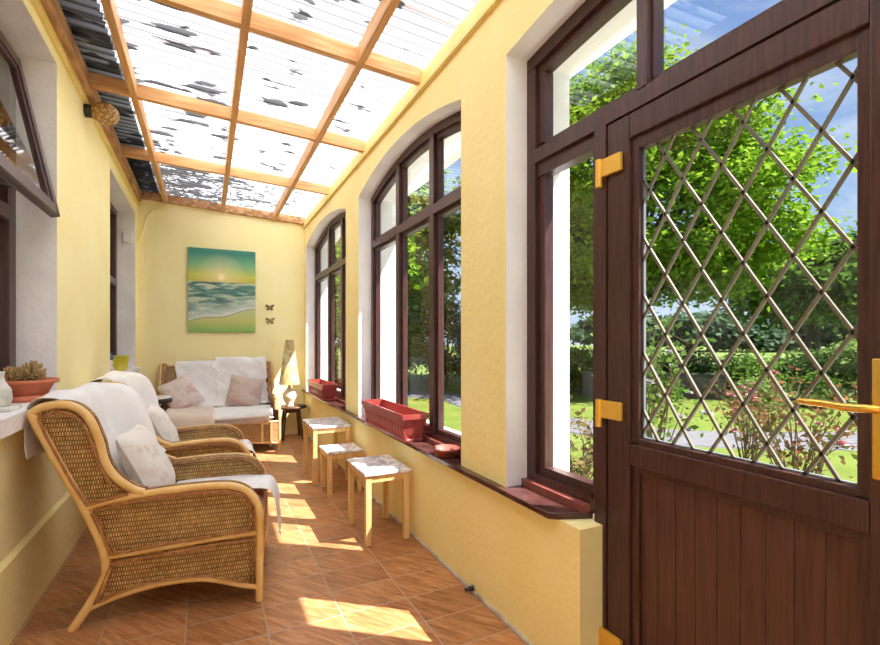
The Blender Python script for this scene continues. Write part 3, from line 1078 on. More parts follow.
def wicker_seat(name, W, cane='rattan', weave='wicker', seat_mat='cream'):
    root = empty(name)
    h = W / 2
    bulge = 0.02
    for sg in (-1, 1):
        y = sg * h
        th = -sg * 0.022
        p = MB()
        rear_low = REAR[4:6]
        # upper side panel: mid rail to arm
        side_panel(p, [(.135, .305), (.38, .318), (.603, .33), (.752, .333)], [(.06, .51), (.156, .545), (.304, .558), (.458, .566), (.62, .56), (.70, .528), (.742, .462), (.75, .39)], y - sg * .012, th)
        side_panel(p, [(.06, .09), (.156, .122), (.304, .152), (.458, .155), (.554, .14), (.687, .092), (.752, .075)], [(.135, .285), (.38, .302), (.603, .315), (.752, .318)], y - sg * .012, th)
        # wing
        side_panel(p, [(.055, .515), (.0, .63), (-.055, .745), (-.10, .85), (-.13, .925)], [(.25, .565), (.165, .63), (.12, .715), (.098, .81), (.06, .905), (.01, .955), (-.06, .97), (-.13, .945)], y - sg * .012, th)
        p.build('side_panel', weave, root)
        ed = MB()
        for loop in ([(.15, .312), (.38, .328), (.603, .341), (.74, .345), (.738, .46), (.695, .518), (.62, .548), (.458, .554), (.304, .546), (.156, .532), (.075, .50), (.15, .312)],
                     [(.085, .105), (.156, .136), (.304, .166), (.458, .169), (.554, .154), (.687, .106), (.74, .09), (.74, .306), (.603, .303), (.38, .29), (.148, .272), (.085, .105)],
                     [(.06, .535), (.0, .645), (-.05, .76), (-.09, .85), (-.115, .925), (-.05, .955), (.005, .94), (.048, .895), (.083, .80), (.105, .71), (.15, .622), (.215, .57), (.06, .535)]):
            for ofs in (0.0, 0.011):
                cxm = sum(q_[0] for q_ in loop) / len(loop)
                czm = sum(q_[1] for q_ in loop) / len(loop)
                k_ = 1 - ofs / .2
                ed.tube([((a_ - cxm) * k_ + cxm, y + sg * .016, (b_ - czm) * k_ + czm) for a_, b_ in loop], .0042, 6)
        ed.build('panel_edging', 'braid_cane', root)
        y3 = lambda pts: [(a_, y, b_) for a_, b_ in pts]
        MB().tube(smooth_path(y3(REAR), 5), 0.019, 12).build('rear_post', cane, root)
        MB().tube(smooth_path(y3(ARM), 5), 0.018, 12).build('arm_rail', cane, root)
        MB().tube(smooth_path(y3(ROLL), 5), 0.018, 12).build('wing_rail', cane, root)
        MB().tube(smooth_path(y3(MID), 5), 0.012, 10).build('mid_rail', cane, root)
        MB().tube(smooth_path(y3(BOT), 5), 0.014, 10).build('lower_rail', cane, root)
        # braided strip inside the arm rail and wing rail
        bmb = MB()
        for path in (ARM[:7], ROLL):
            A = interp(path, 30)
            P, U = [], []
            s_ = 0
            for i, a_ in enumerate(A):
                if i:
                    s_ += (a_ - A[i - 1]).length
                tn = (A[min(i + 1, 29)] - A[max(i - 1, 0)]).normalized()
                nm = Vector((-tn.y, tn.x))
                row = [(0.004, 0.006), (0.02, 0.017), (0.04, 0.017), (0.058, 0.004), (0.056, -0.016), (0.004, -0.016)]
                P.append([(a_.x + nm.x * q_, y - sg * w_, a_.y + nm.y * q_) for w_, q_ in row])
                U.append([(s_, w_ * 1.0) for w_ in (0, .016, .036, .056, .075, .12)])
            bmb.grid(P, U)
        bmb.build('braided_edge', 'braid', root)
    # woven back
    n, m = 18, max(10, int(W * 16))
    p = MB()
    for off in (0.012, 0.05):
        P, U = [], []
        for i in range(n):
            t = i / (n - 1)
            z = 0.33 + 0.63 * t
            x = 0.115 - 0.245 * t ** 1.05 + off
            P.append([(x, -h + .02 + (W - .04) * j / m, z - 0.0) for j in range(m + 1)])
            U.append([(W * j / m, z) for j in range(m + 1)])
        p.grid(P, U)
    p.build('backrest', weave, root)
    MB().tube([(-.125, -h, .955), (-.125, h, .955)], 0.018, 12).build('top_rail', cane, root)
    # front apron
    p = MB()
    for xx in (0.748, 0.77):
        P = [[(xx, -h + W * j / m, 0.10 + 0.05 * math.sin(PI * j / m)), (xx, -h + W * j / m, 0.325)] for j in range(m + 1)]
        U = [[(W * j / m, 0.1), (W * j / m, 0.325)] for j in range(m + 1)]
        p.grid(P, U)
    p.build('front_apron', weave, root)
    MB().tube([(.76, -h, .335), (.76, h, .335)], 0.014, 10).build('front_rail', cane, root)
    MB().tube([(.76, -h + W * j / 12, .085 + .05 * math.sin(PI * j / 12)) for j in range(13)], 0.013, 10).build('front_lower_rail', cane, root)
    MB().box(0.13, 0.745, -h + .02, h - .02, 0.30, 0.325).build('seat_base', 'dark_wood', root)
    # seat cushion
    c = MB()
    x0, x1, y0, y1 = 0.15, 0.765, -h + .06, h - .06
    for zt, sgn in ((1, 1), (-1, -1)):
        P = []
        for i in range(15):
            row = []
            for j in range(15):
                u_, v_ = i / 14 * 2 - 1, j / 14 * 2 - 1
                b = (1 - abs(u_) ** 8) * (1 - abs(v_) ** 8)
                row.append(((x0 + x1) / 2 + u_ * (x1 - x0) / 2, (y0 + y1) / 2 + v_ * (y1 - y0) / 2, 0.385 + sgn * 0.055 * b ** 0.5))
            P.append(row)
        c.grid(P)
    c.build('seat_cushion', seat_mat, root)
    return root


CH_RZ = math.radians(-8.07)
WC = 0.62
ux, uy = math.cos(CH_RZ), math.sin(CH_RZ)
chair = wicker_seat('wicker_armchair', WC, 'rattan', 'wicker', 'print_red')
chair.location = (-0.525 + 0.14 * WC / 2, 2.544 + 0.99 * WC / 2, 0)
chair.rotation_euler = (0, 0, CH_RZ)
tag(chair, 'nearest wicker armchair with honey cane frame, its back against the house window board', 'armchair', 'wicker armchairs along the house wall')
chair2 = copy_tree(chair)
chair2.location = (-0.495, 3.90, 0)
chair2.rotation_euler = (0, 0, 0)
tag(chair2, 'second wicker armchair, standing between the nearest armchair and the settee', 'armchair', 'wicker armchairs along the house wall')

settee = wicker_seat('wicker_settee', 1.24, 'rattan_pale', 'wicker_pale', 'cream')
settee.location = (0.13, 6.465, 0)
settee.rotation_euler = (0, 0, -PI / 2)
tag(settee, 'two seat wicker settee under the sea picture at the end wall', 'settee')
# open square lattice at the right of the settee front
f = MB()
for y0 in (0.42, 0.515):
    f.box(.771, .786, y0, y0 + .022, .10, .335)
f.box(.771, .786, .44, .52, .10, .12).box(.771, .786, .44, .52, .315, .335)
f.build('square_front_frame', 'leg', settee)


def throw(name, mat_, root_loc, rz, prof, y0, y1, seed, wr=0.012, edge=0.02, label='', cat='throw', group=None, n=28, prof2=None):
    """cloth draped along a side profile"""
    A = interp(prof, 70)
    B = interp(prof2, 70) if prof2 else A
    A0 = A
    cb = MB()
    P = []
    for i in range(70):
        tn = (A[min(i + 1, 69)] - A[max(i - 1, 0)]).normalized()
        nm = Vector((-tn.y, tn.x))
        row = []
        for j in range(n + 1):
            v_ = j / n
            y = y0 + (y1 - y0) * v_
            k_ = min(max((y - .13) / .12, 0), 1)
            a_ = A0[i].lerp(B[i], k_ * k_ * (3 - 2 * k_))
            q_ = noise.noise(Vector((a_.x * 5 + seed, y * 6, a_.y * 5)))
            q2 = noise.noise(Vector((a_.x * 14 + seed, y * 11 + a_.y * 8, seed)))
            dsp = wr * (0.55 + 0.8 * q_ + 0.45 * q2)
            ye = y + edge * noise.noise(Vector((seed * 3, i * 0.12, v_ * 1.5)))
            row.append((a_.x + nm.x * dsp, ye, a_.y + nm.y * dsp))
        P.append(row)
    cb.grid(P)
    o = cb.build(name, mat_, solid=0.006, sub=1, solid_off=-1)
    o.location = root_loc
    o.rotation_euler = (0, 0, rz)
    tag(o, label, cat, group)
    return o


BACKP = [(-.175, .74), (-.19, .88), (-.178, .955), (-.14, .992), (-.085, .997), (-.055, .97), (-.035, .88), (.02, .72), (.085, .56), (.13, .47), (.17, .447), (.24, .452)]
WINGP = [(-.175, .74), (-.19, .88), (-.182, .965), (-.15, 1.0), (-.10, 1.018), (-.03, 1.016), (.04, .995), (.095, .925), (.13, .82), (.15, .735), (.185, .67), (.235, .62)]
TG = 'white throws over the wicker seats'
throw('throw_blanket', 'cloth', chair.location, CH_RZ, BACKP, -.26, .298, 1.3, .024, .02, prof2=WINGP, label=
      'white throw over the back of the nearest wicker armchair', group=TG)
throw('throw_blanket', 'cloth', chair2.location, 0, BACKP, -.27, .30, 5.1, .022, .02, prof2=WINGP, label=
      'white throw over the back of the second wicker armchair', group=TG)
throw('seat_cloth', 'cloth', chair.location, CH_RZ, [(.30, .449), (.5, .455), (.68, .45), (.765, .445), (.80, .43), (.825, .36), (.835, .26), (.845, .19)], -.02, .27, 8.2, .010, .015,
      'white cloth hanging over the front of the nearest armchair seat', group=TG)
throw('seat_cloth', 'cloth', chair2.location, 0, [(.30, .449), (.5, .455), (.68, .45), (.765, .445), (.80, .43), (.82, .38), (.825, .32)], -.16, .26, 3.7, .010, .015,
      'white cloth over the seat front of the second armchair', group=TG)
SETP = [(-.10, .995), (-.085, 1.0), (-.055, .975), (-.03, .88), (.02, .72), (.08, .56), (.125, .475), (.17, .45), (.3, .452), (.5, .455), (.68, .452), (.75, .448), (.785, .43), (.795, .40)]
th_ = throw('throw_blanket', 'cloth', settee.location, -PI / 2, SETP, -.46, .55, 9.4, .028, .04,
            'large white throw over the back and seat of the settee', group=TG)
# lace edge of the settee throw
lz = MB()
for k in range(30):
    y = -.10 + .62 * k / 29
    lz.tube([(.805, y, .405), (.803, y + .006, .378), (.801, y + .012, .352)], [.006, .004, .007], 6)
o = lz.build('lace_fringe', 'cloth', th_)
throw('folded_blanket', 'cloth', settee.location, -PI / 2, [(-.12, 1.03), (-.085, 1.04), (-.04, 1.005), (-.012, .90), (.04, .73), (.10, .57), (.145, .49), (.18, .472), (.24, .468)], -.05, .57, 12.6, .024, .07,
      'second white cloth laid over the right half of the settee back', group=TG)
throw('seat_cloth', 'cream', settee.location, -PI / 2, [(.28, .485), (.5, .49), (.68, .487), (.775, .48), (.822, .45), (.838, .38), (.842, .31)], -.53, -.06, 15.0, .010, .02,
      'cream cloth over the left front of the settee seat')


def cushion(name, mat_, size, th, loc, rot, label, group):
    c = MB()
    for sgn in (1, -1):
        P = []
        for i in range(17):
            row = []
            for j in range(17):
                u_, v_ = i / 16 * 2 - 1, j / 16 * 2 - 1
                b = max((1 - abs(u_) ** 3.0) * (1 - abs(v_) ** 3.0), 0) ** 0.6
                pin = 1 - 0.05 * (1 - abs(u_ * v_)) * (max(abs(u_), abs(v_)) ** 3)
                wob = 0.012 * noise.noise(Vector((u_ * 2, v_ * 2, sum(loc))))
                row.append((u_ * size[0] / 2 * pin, v_ * size[1] / 2 * pin, sgn * (th / 2) * b + wob * b))
            P.append(row)
        c.grid(P if sgn > 0 else [r[::-1] for r in P])
    o = c.build(name, mat_)
    o.rotation_euler = rot
    o.location = loc
    return tag(o, label, 'cushion', group)


def chair_world(ch, x, y, z):
    rz = ch.rotation_euler.z
    return (ch.location.x + x * math.cos(rz) - y * math.sin(rz), ch.location.y + x * math.sin(rz) + y * math.cos(rz), z)


CG = 'scatter cushions on the wicker seats'
cushion('scatter_cushion', 'floral_white', (.40, .40), .14, chair_world(chair, .205, .03, .625), (0, math.radians(64), CH_RZ),
        'pale floral cushion leaning in the nearest wicker armchair', CG)
cushion('scatter_cushion', 'floral_white', (.38, .38), .14, chair_world(chair2, .205, .02, .625), (0, math.radians(64), 0),
        'pale floral cushion leaning in the second wicker armchair', CG)


def settee_cushion(m, y, z, x, tilt, size, label):
    R = Matrix.Rotation(-PI / 2, 4, 'Z') @ Matrix.Rotation(math.radians(66), 4, 'Y') @ Matrix.Rotation(math.radians(tilt), 4, 'Z')
    return cushion('scatter_cushion', m, size, .15, chair_world(settee, x, y, z), R.to_euler(), label, CG)


settee_cushion('floral_pink', -.40, .645, .225, 28, (.40, .36), 'pink rose cushion tilted at the left end of the settee')
settee_cushion('floral_beige', .29, .645, .225, -12, (.39, .39), 'beige pink square cushion at the right end of the settee')


# ------------------------------------------------------------------ nest of tables
def nest_table(x0, x1, y0, y1, zt, label, lw=0.036):
    cx, cy = (x0 + x1) / 2, (y0 + y1) / 2
    r = empty('nesting_table', (cx, cy, 0))
    hx, hy = (x1 - x0) / 2, (y1 - y0) / 2
    MB().box(-hx, hx, -hy, hy, zt - .02, zt).build('tabletop', 'marble', r, bevel=0.004)
    f = MB()
    i_ = 0.012
    f.box(-hx + i_, hx - i_, -hy + i_, -hy + i_ + .016, zt - .062, zt - .02)
    f.box(-hx + i_, hx - i_, hy - i_ - .016, hy - i_, zt - .062, zt - .02)
    f.box(-hx + i_, -hx + i_ + .016, -hy + i_, hy - i_, zt - .062, zt - .02)
    f.box(hx - i_ - .016, hx - i_, -hy + i_, hy - i_, zt - .062, zt - .02)
    f.build('apron', 'leg', r)
    for sx in (-1, 1):
        for sy in (-1, 1):
            ax, ay = sx * (hx - .008 - lw / 2), sy * (hy - .008 - lw / 2)
            MB().box(ax - lw / 2, ax + lw / 2, ay - lw / 2, ay + lw / 2, 0, zt - .021).build('leg', 'leg', r, bevel=0.003)
    return tag(r, label, 'table', 'nest of marble topped tables under the windows')


nest_table(.862, 1.165, 2.775, 3.205, .445, 'nearest marble topped side table with pale wooden legs, under the long planter')
nest_table(.872, 1.172, 3.83, 4.13, .352, 'lowest marble topped table, between the two taller ones')
nest_table(.822, 1.165, 4.17, 4.66, .508, 'tallest marble topped table, furthest along the window wall')


# ------------------------------------------------------------------ things on the sill
def planter(loc, Ln, label):
    r = empty('trough_planter', loc)
    Wt, Wb, H = .184, .130, .182
    n = 26
    def ring(z, w_, l_, ribs):
        pts = []
        k = max(int(l_ / 0.011), 8)
        for i in range(k + 1):
            t = -l_ / 2 + l_ * i / k
            rb = ribs * (0.5 - 0.5 * math.cos(2 * PI * i / 5))
            pts.append((-w_ / 2 + rb, t, z))
        kk = max(int(w_ / 0.011), 6)
        for i in range(1, kk):
            t = -w_ / 2 + w_ * i / kk
            rb = ribs * (0.5 - 0.5 * math.cos(2 * PI * i / 5))
            pts.append((t, l_ / 2 - rb, z))
        for i in range(k + 1):
            t = l_ / 2 - l_ * i / k
            rb = ribs * (0.5 - 0.5 * math.cos(2 * PI * i / 5))
            pts.append((w_ / 2 - rb, t, z))
        for i in range(1, kk):
            t = w_ / 2 - w_ * i / kk
            rb = ribs * (0.5 - 0.5 * math.cos(2 * PI * i / 5))
            pts.append((t, -l_ / 2 + rb, z))
        return pts
    def resample(p, N=120):
        P = [Vector(q) for q in p] + [Vector(p[0])]
        L_ = [0]
        for i in range(1, len(P)):
            L_.append(L_[-1] + (P[i] - P[i - 1]).length)
        out, j = [], 0
        for k in range(N):
            t = L_[-1] * k / N
            while L_[j + 1] < t:
                j += 1
            out.append(tuple(P[j].lerp(P[j + 1], (t - L_[j]) / max(L_[j + 1] - L_[j], 1e-9))))
        return out
    N = 480
    rows = [ring(0, Wb, Ln - .07, 0), ring(.012, Wb + .004, Ln - .066, 0), ring(.02, Wb, Ln - .068, .013), ring(.11, Wb + .03, Ln - .042, .014),
            ring(.118, Wb + .034, Ln - .036, 0), ring(.148, Wt - .022, Ln - .02, 0), ring(.150, Wt, Ln, 0), ring(H, Wt, Ln, 0),
            ring(H, Wt - .022, Ln - .022, 0), ring(.14, Wt - .03, Ln - .03, 0), ring(.045, Wb - .004, Ln - .07, 0)]
    rows = [resample(p, N) for p in rows]
    c = MB()
    c.grid([p + [p[0]] for p in rows], smooth=False)
    c.add(rows[0], [tuple(range(N))])
    c.add(rows[-1], [tuple(reversed(range(N)))])
    o = c.build('trough', 'red', r)
    return tag(r, label, 'planter', 'empty red trough planters on the window board')


planter((1.205, 3.24, .602), .90, 'long empty red plastic trough on the window board of the middle window')
planter((1.205, 5.58, .602), .84, 'far empty red plastic trough on the window board near the lamp')
c = MB().lathe([(0, .0), (.062, .0), (.068, .006), (.078, .034), (.085, .036), (.085, .046), (.078, .046), (.07, .012), (0, .010)], n=32)
o = c.build('plant_saucer', 'saucer_red')
o.location = (1.228, 2.40, .602)
tag(o, 'small terracotta saucer on the window board beside the long planter', 'saucer')

# bowl with succulent on the white window board
r = empty('succulent_pot', (-.80, 3.0, .96))
r.scale = (.92, .92, 1.0)
MB().lathe([(0, .0), (.105, .0), (.112, .004), (.115, .03), (.10, .03), (.10, .012), (0, .012)], n=36).build('saucer', 'terra', r)
MB().lathe([(0, .014), (.082, .014), (.088, .03), (.118, .085), (.138, .088), (.14, .106), (.128, .106), (.122, .092), (0, .088)], n=36).build('bowl', 'terra', r)
MB().lathe([(0, .102), (.08, .098), (.122, .094)], n=30).build('soil', 'soil', r)
pl = MB()
rnd = random.Random(4)
for (px, py, sc_) in ((.02, .02, 1.0), (-.055, -.05, .75), (.06, -.045, .6), (-.06, .055, .6), (-.02, -.02, .7)):
    for ring_, (cnt, el, ln) in enumerate(((5, 75, .05), (8, 50, .062), (10, 25, .066), (9, 8, .06))):
        for k in range(cnt):
            az = 2 * PI * (k + .5 * (ring_ % 2)) / cnt + rnd.uniform(-.15, .15)
            ee = math.radians(el + rnd.uniform(-8, 8))
            ln_ = ln * sc_
            dr = Vector((math.cos(az) * math.cos(ee), math.sin(az) * math.cos(ee), math.sin(ee)))
            b = Vector((px, py, .105 + .012 * (3 - ring_) * sc_))
            pl.tube([b, b + dr * ln_ * .4, b + dr * ln_ * .8 + Vector((0, 0, .004)), b + dr * ln_ + Vector((0, 0, .01 * sc_))],
                    [.005 * sc_, .011 * sc_, .009 * sc_, .001], 6)
pl.build('rosettes', 'succ', r)
tag(r, 'terracotta bowl with brownish green succulent on the white window board', 'plant pot')
r = empty('ceramic_ornament', (-.80, 2.60, .96))
MB().box(-.075, .075, -.07, .07, 0, .02).build('base', 'ceramic', r, bevel=.008)
MB().lathe([(0, .02), (.05, .022), (.06, .05), (.055, .09), (.035, .125), (.03, .15), (.036, .165), (.03, .165), (.0, .14)], n=28).build('body', 'ceramic', r)
tag(r, 'grey white ceramic ornament on the window board beside the succulent', 'ornament')

# yellow-green pot and figurine on the far window board
r = empty('square_pot', (-.80, 5.72, .96))
c = MB()
s0, s1, H = .062, .082, .135
c.hexa([(-s0, -s0, 0), (s0, -s0, 0), (s0, s0, 0), (-s0, s0, 0), (-s1, -s1, H), (s1, -s1, H), (s1, s1, H), (-s1, s1, H)])
c.build('body', 'vase_yellow', r, bevel=.01)
MB().box(-s1 - .004, s1 + .004, -s1 - .004, s1 + .004, H, H + .018).build('rim', 'vase_yellow', r, bevel=.004)
tag(r, 'yellow green square pot on the far white window board', 'pot')
r = empty('figurine', (-.83, 5.40, .96))
MB().lathe([(0, 0), (.035, 0), (.04, .03), (.025, .07), (.03, .10), (.018, .12), (0, .125)], n=20).build('body', 'floral_pink', r)
MB().lathe([(0, .118), (.028, .12), (.034, .15), (.02, .18), (0, .186)], n=20).build('hat', 'blue', r)
tag(r, 'small pink and blue figurine beside the yellow green pot', 'figurine')

# ------------------------------------------------------------------ picture, butterflies
r = empty('sea_picture', (.178, YB - .018, 1.9))
hw_, hh = .389, .523
MB().add([(-hw_, -.017, -hh), (hw_, -.017, -hh), (hw_, -.017, hh), (-hw_, -.017, hh)], [(0, 1, 2, 3)], uvs=[[(0, 0), (1, 0), (1, 1), (0, 1)]]).build('print', 'painting', r)
MB().box(-hw_, hw_, -.0165, .0175, -hh, hh).build('canvas_edge', 'canvas_edge', r)
tag(r, 'canvas print of a yellow sunset over teal sea waves on the end wall', 'picture')


def butterfly(name, m, x, z, s, label):
    r = empty(name, (x, YB - .006, z))
    w_ = MB()
    for sg in (-1, 1):
        for pts in ([(.004, .004), (.02, .034), (.052, .042), (.06, .03), (.045, .008), (.02, -.002)],
                    [(.004, -.002), (.022, -.004), (.042, -.012), (.04, -.03), (.026, -.042), (.012, -.026)]):
            v = [(sg * a_ * s, -.004 - abs(a_) * s * .55, b_ * s) for a_, b_ in pts] + [(sg * a_ * s, -.001 - abs(a_) * s * .55, b_ * s) for a_, b_ in pts]
            n = len(pts)
            w_.add(v, [tuple(range(n)), tuple(range(2 * n - 1, n - 1, -1))] + [(i, (i + 1) % n, n + (i + 1) % n, n + i) for i in range(n)])
    w_.build('wings', m, r)
    MB().tube([(0, -.002, -.03 * s), (0, -.004, 0), (0, -.004, .03 * s)], [.002, .005 * s, .003], 8).build('body', 'black', r)
    return tag(r, label, 'butterfly ornament')


butterfly('butterfly_ornament', 'butterfly', .745, 1.705, .95, 'upper dark brown butterfly ornament on the end wall')
butterfly('butterfly_ornament', 'butterfly_y', .748, 1.53, 1.0, 'lower ochre butterfly ornament on the end wall')

# ------------------------------------------------------------------ lamp, small tables
r = empty('corner_table', (.985, 6.36, 0))
MB().lathe([(0, .395), (.19, .395), (.195, .402), (.195, .415), (.19, .42), (0, .42)], n=32).build('tabletop', 'dark_wood', r)
MB().box(-.09, .09, -.09, .09, .34, .395).build('apron', 'dark_wood', r)
for sx in (-1, 1):
    for sy in (-1, 1):
        MB().tube([(sx * .08, sy * .08, .39), (sx * .10, sy * .10, .2), (sx * .125, sy * .125, 0)], [.018, .015, .018], 10).build('leg', 'dark_wood', r)
tag(r, 'dark wooden lamp table in the corner beside the settee', 'table')
r = empty('table_lamp', (.955, 6.33, .42))
MB().lathe([(0, 0), (.05, 0), (.055, .012), (.045, .03), (.075, .09), (.088, .13), (.08, .175), (.05, .21), (.026, .235), (.022, .27), (0, .275)], n=28).build('base', 'ivory', r)
MB().tube([(0, 0, .27), (0, 0, .34)], .008, 8).build('lamp_stem', 'gold_sat', r)
MB().lathe([(.128, .285), (.048, .86), (.0445, .86), (.124, .285), (.128, .285)], n=32).build('lamp_shade', 'shade', r)
tag(r, 'ivory table lamp with tall tapering patterned shade', 'lamp')
r = empty('coaster', (1.10, 6.25, .42))
MB().lathe([(0, 0), (.05, 0), (.052, .004), (.052, .014), (.045, .014), (0, .010)], n=24).build('dish', 'black', r)
tag(r, 'small dark dish on the lamp table beside the ivory lamp', 'dish')

r = empty('folding_table', (-.515, 5.38, 0))
MB().lathe([(0, .688), (.2, .688), (.205, .692), (.205, .706), (.2, .71), (0, .71)], n=40).build('tabletop', 'table_grey', r)
MB().lathe([(.2, .66), (.208, .66), (.208, .704), (.2, .704), (.2, .66)], n=40).build('rim', 'black', r)
for sy in (-1, 1):
    MB().tube([(-.15, sy * .11, .68), (.16, sy * .11, .0)], .011, 8).build('leg', 'black', r)
    MB().tube([(.15, sy * .095, .68), (-.16, sy * .095, .0)], .011, 8).build('leg', 'black', r)
MB().tube([(.16, -.11, .012), (.16, .11, .012)], .009, 8).build('stretcher', 'black', r)
MB().tube([(-.16, -.095, .012), (-.16, .095, .012)], .009, 8).build('stretcher', 'black', r)
tag(r, 'round folding table with dark rim, left of the settee', 'table')

# ------------------------------------------------------------------ wall light, cable, pipe stub
r = empty('wall_light', (XL, 3.97, 2.835))
r.scale = (.9, .84, .84)
MB().lathe([(0, 0), (.052, 0), (.055, .006), (.05, .05), (0, .052)], n=24).build('base', 'black', r).rotation_euler = (0, PI / 2, 0)
g = MB()
g.lathe([(.045, .045), (.06, .055), (.082, .09), (.09, .13), (.085, .165), (.062, .20), (.03, .218), (0, .222)], n=28)
o = g.build('globe', 'globe', r)
o.rotation_euler = (0, PI / 2, 0)
tag(r, 'amber textured globe wall light on black base under the roof', 'wall light')
r = empty('junction_box', (XL - .075, 6.5, 2.46))
MB().box(-.045, .045, -.03, -.001, -.07, .06).build('box', 'white', r, bevel=.006)
tag(r, 'small white junction box in the far window recess', 'junction box')
c = MB().tube(smooth_path([(XL - .075, 6.46, 2.40), (XL + .02, 6.57, 2.44), (XL + .06, 6.612, 2.55), (XL + .10, 6.614, 2.72), (XL + .17, 6.614, 2.83), (XL + .32, 6.614, 2.868)], 6), .009, 8)
tag(c.build('cable', 'yellow'), 'pale cable curving up the end wall from the junction box', 'cable')
c = MB().tube([(XR - .005, 2.035, .026), (XR - .03, 2.04, .022)], .012, 12)
c.tube([(XR - .03, 2.04, .022), (XR - .05, 2.045, .02)], .008, 10)
tag(c.build('pipe_stub', 'black'), 'black pipe stub at the foot of the window wall', 'pipe')

# ------------------------------------------------------------------ outside
GZ = -0.15
w = MB()
w.add([(-60, -60, GZ - .031), (XO, -60, GZ - .031), (XO, YN - .2, GZ - .031), (-60, YN - .2, GZ - .031)], [(0, 1, 2, 3)])
w.add([(XO, -60, GZ - .03), (160, -60, GZ - .03), (160, 160, GZ - .03), (XO, 160, GZ - .03)], [(0, 1, 2, 3)])
w.add([(-60, YB + .3, GZ - .031), (XO, YB + .3, GZ - .031), (XO, 160, GZ - .031), (-60, 160, GZ - .031)], [(0, 1, 2, 3)])
struct(w.build('ground_field', 'field'))
w = MB()
lp = [(2.5, -12), (13, -12), (14.5, 3), (13.2, 6.2), (10, 9.6), (7.5, 15.5), (2.5, 18)]
w.add([(x, y, GZ - .02) for x, y in lp], [tuple(range(len(lp)))])
struct(w.build('ground_lawn', 'lawn'))
w = MB().box(XO, 3.25, -12, 16, GZ - .08, GZ).box(-6, XO, -12, YN - .2, GZ - .08, GZ)
struct(w.build('ground_paving', 'paving'))
cl = smooth_path([(16, .4, 0), (12, 1.9, 0), (8.35, 3.45, 0), (6.35, 4.65, 0), (5.55, 6.3, 0), (5.5, 8.6, 0), (5.7, 10.4, 0), (5.0, 11.6, 0), (3.4, 12.1, 0), (1.8, 12.2, 0)], 8)
P = []
for i, p in enumerate(cl):
    t = (cl[min(i + 1, len(cl) - 1)] - cl[max(i - 1, 0)]).normalized()
    nrm_ = Vector((-t.y, t.x, 0))
    P.append([(*(p + nrm_ * q_).xy, GZ + z_) for q_, z_ in ((.62, -.03), (.58, .0), (-.58, .0), (-.62, -.03))])
struct(MB().grid(P, smooth=False).build('path', 'path'), 'grey garden path')


def leaves_mesh(name, centers, normals, size, mat_, parent, rng):
    """many small folded leaves as one foliage mesh"""
    N = len(centers)
    n = normals / np.maximum(np.linalg.norm(normals, axis=1, keepdims=True), 1e-6)
    rv = rng.normal(size=(N, 3))
    t = np.cross(n, rv)
    t /= np.maximum(np.linalg.norm(t, axis=1, keepdims=True), 1e-6)
    b = np.cross(n, t)
    s = size * rng.uniform(0.6, 1.25, size=(N, 1))
    v = np.empty((N, 4, 3), dtype=np.float32)
    v[:, 0] = centers - t * s * .6
    v[:, 1] = centers + b * s * .36 - n * s * .12
    v[:, 2] = centers + t * s * .6
    v[:, 3] = centers - b * s * .36 - n * s * .12
    me = bpy.data.meshes.new(name)
    me.vertices.add(N * 4)
    me.vertices.foreach_set('co', v.reshape(-1))
    me.loops.add(N * 4)
    me.loops.foreach_set('vertex_index', np.arange(N * 4, dtype=np.int32))
    me.polygons.add(N)
    me.polygons.foreach_set('loop_start', np.arange(0, N * 4, 4, dtype=np.int32))
    me.update(calc_edges=True)
    me.materials.append(M[mat_])
    o = bpy.data.objects.new(name, me)
    COL.objects.link(o)
    o.parent = parent
    return o


def tree(name, loc, h_trunk, crown_c, crown_r, nclus, nleaf, lsize, mat_, label, cat='tree', seed=1, clus_r=0.9, trunk_r=.25, flat=.45, group=None, part='foliage'):
    rng = np.random.default_rng(seed)
    r = empty(name, loc)
    cc = np.array([0, 0, crown_c])
    R = np.array(crown_r)
    d = rng.normal(size=(nclus, 3))
    d /= np.linalg.norm(d, axis=1, keepdims=True)
    rad = rng.uniform(0.35, 1.0, size=(nclus, 1)) ** 0.5
    C = d * rad
    C[:, 2] = np.where(C[:, 2] < -.55, C[:, 2] * .8, C[:, 2])
    C = cc + C * (R - clus_r * np.array([.6, .6, .4])).clip(0.1)
    idx = rng.integers(0, nclus, nleaf)
    off = rng.normal(size=(nleaf, 3)) * np.array([.5, .5, .5 * flat]) * clus_r
    off[:, 2] -= .25 * clus_r * flat * (off[:, 0] ** 2 + off[:, 1] ** 2) / (clus_r ** 2)
    pts = C[idx] + off
    pts[:, 2] = np.maximum(pts[:, 2], .06)
    nrm_ = rng.normal(size=(nleaf, 3)) * .55 + np.array([0, 0, 1.0]) + (pts - cc) / R * .4
    leaves_mesh(part, pts, nrm_, lsize, mat_, r, rng)
    b = MB()
    top = crown_c + crown_r[2] * .25
    b.tube([(0, 0, -.05), (.04 * h_trunk, 0, top * .35), (0, .03, top * .7), (.02, 0, top)], [trunk_r * 1.25, trunk_r, trunk_r * .7, trunk_r * .2], 10)
    for k in range(min(nclus, 36)):
        c = C[k]
        z0 = max(min(h_trunk + rng.uniform(0, .4) * crown_r[2], c[2] - .1 * crown_r[2]), .03)
        mid = np.array([c[0] * .5, c[1] * .5, z0 + (c[2] - z0) * .4])
        b.tube([(0, 0, z0), tuple(mid), tuple(c)], [trunk_r * .38, trunk_r * .22, trunk_r * .06], 6)
    b.build('trunk', 'bark', r)
    return tag(r, label, cat, group)


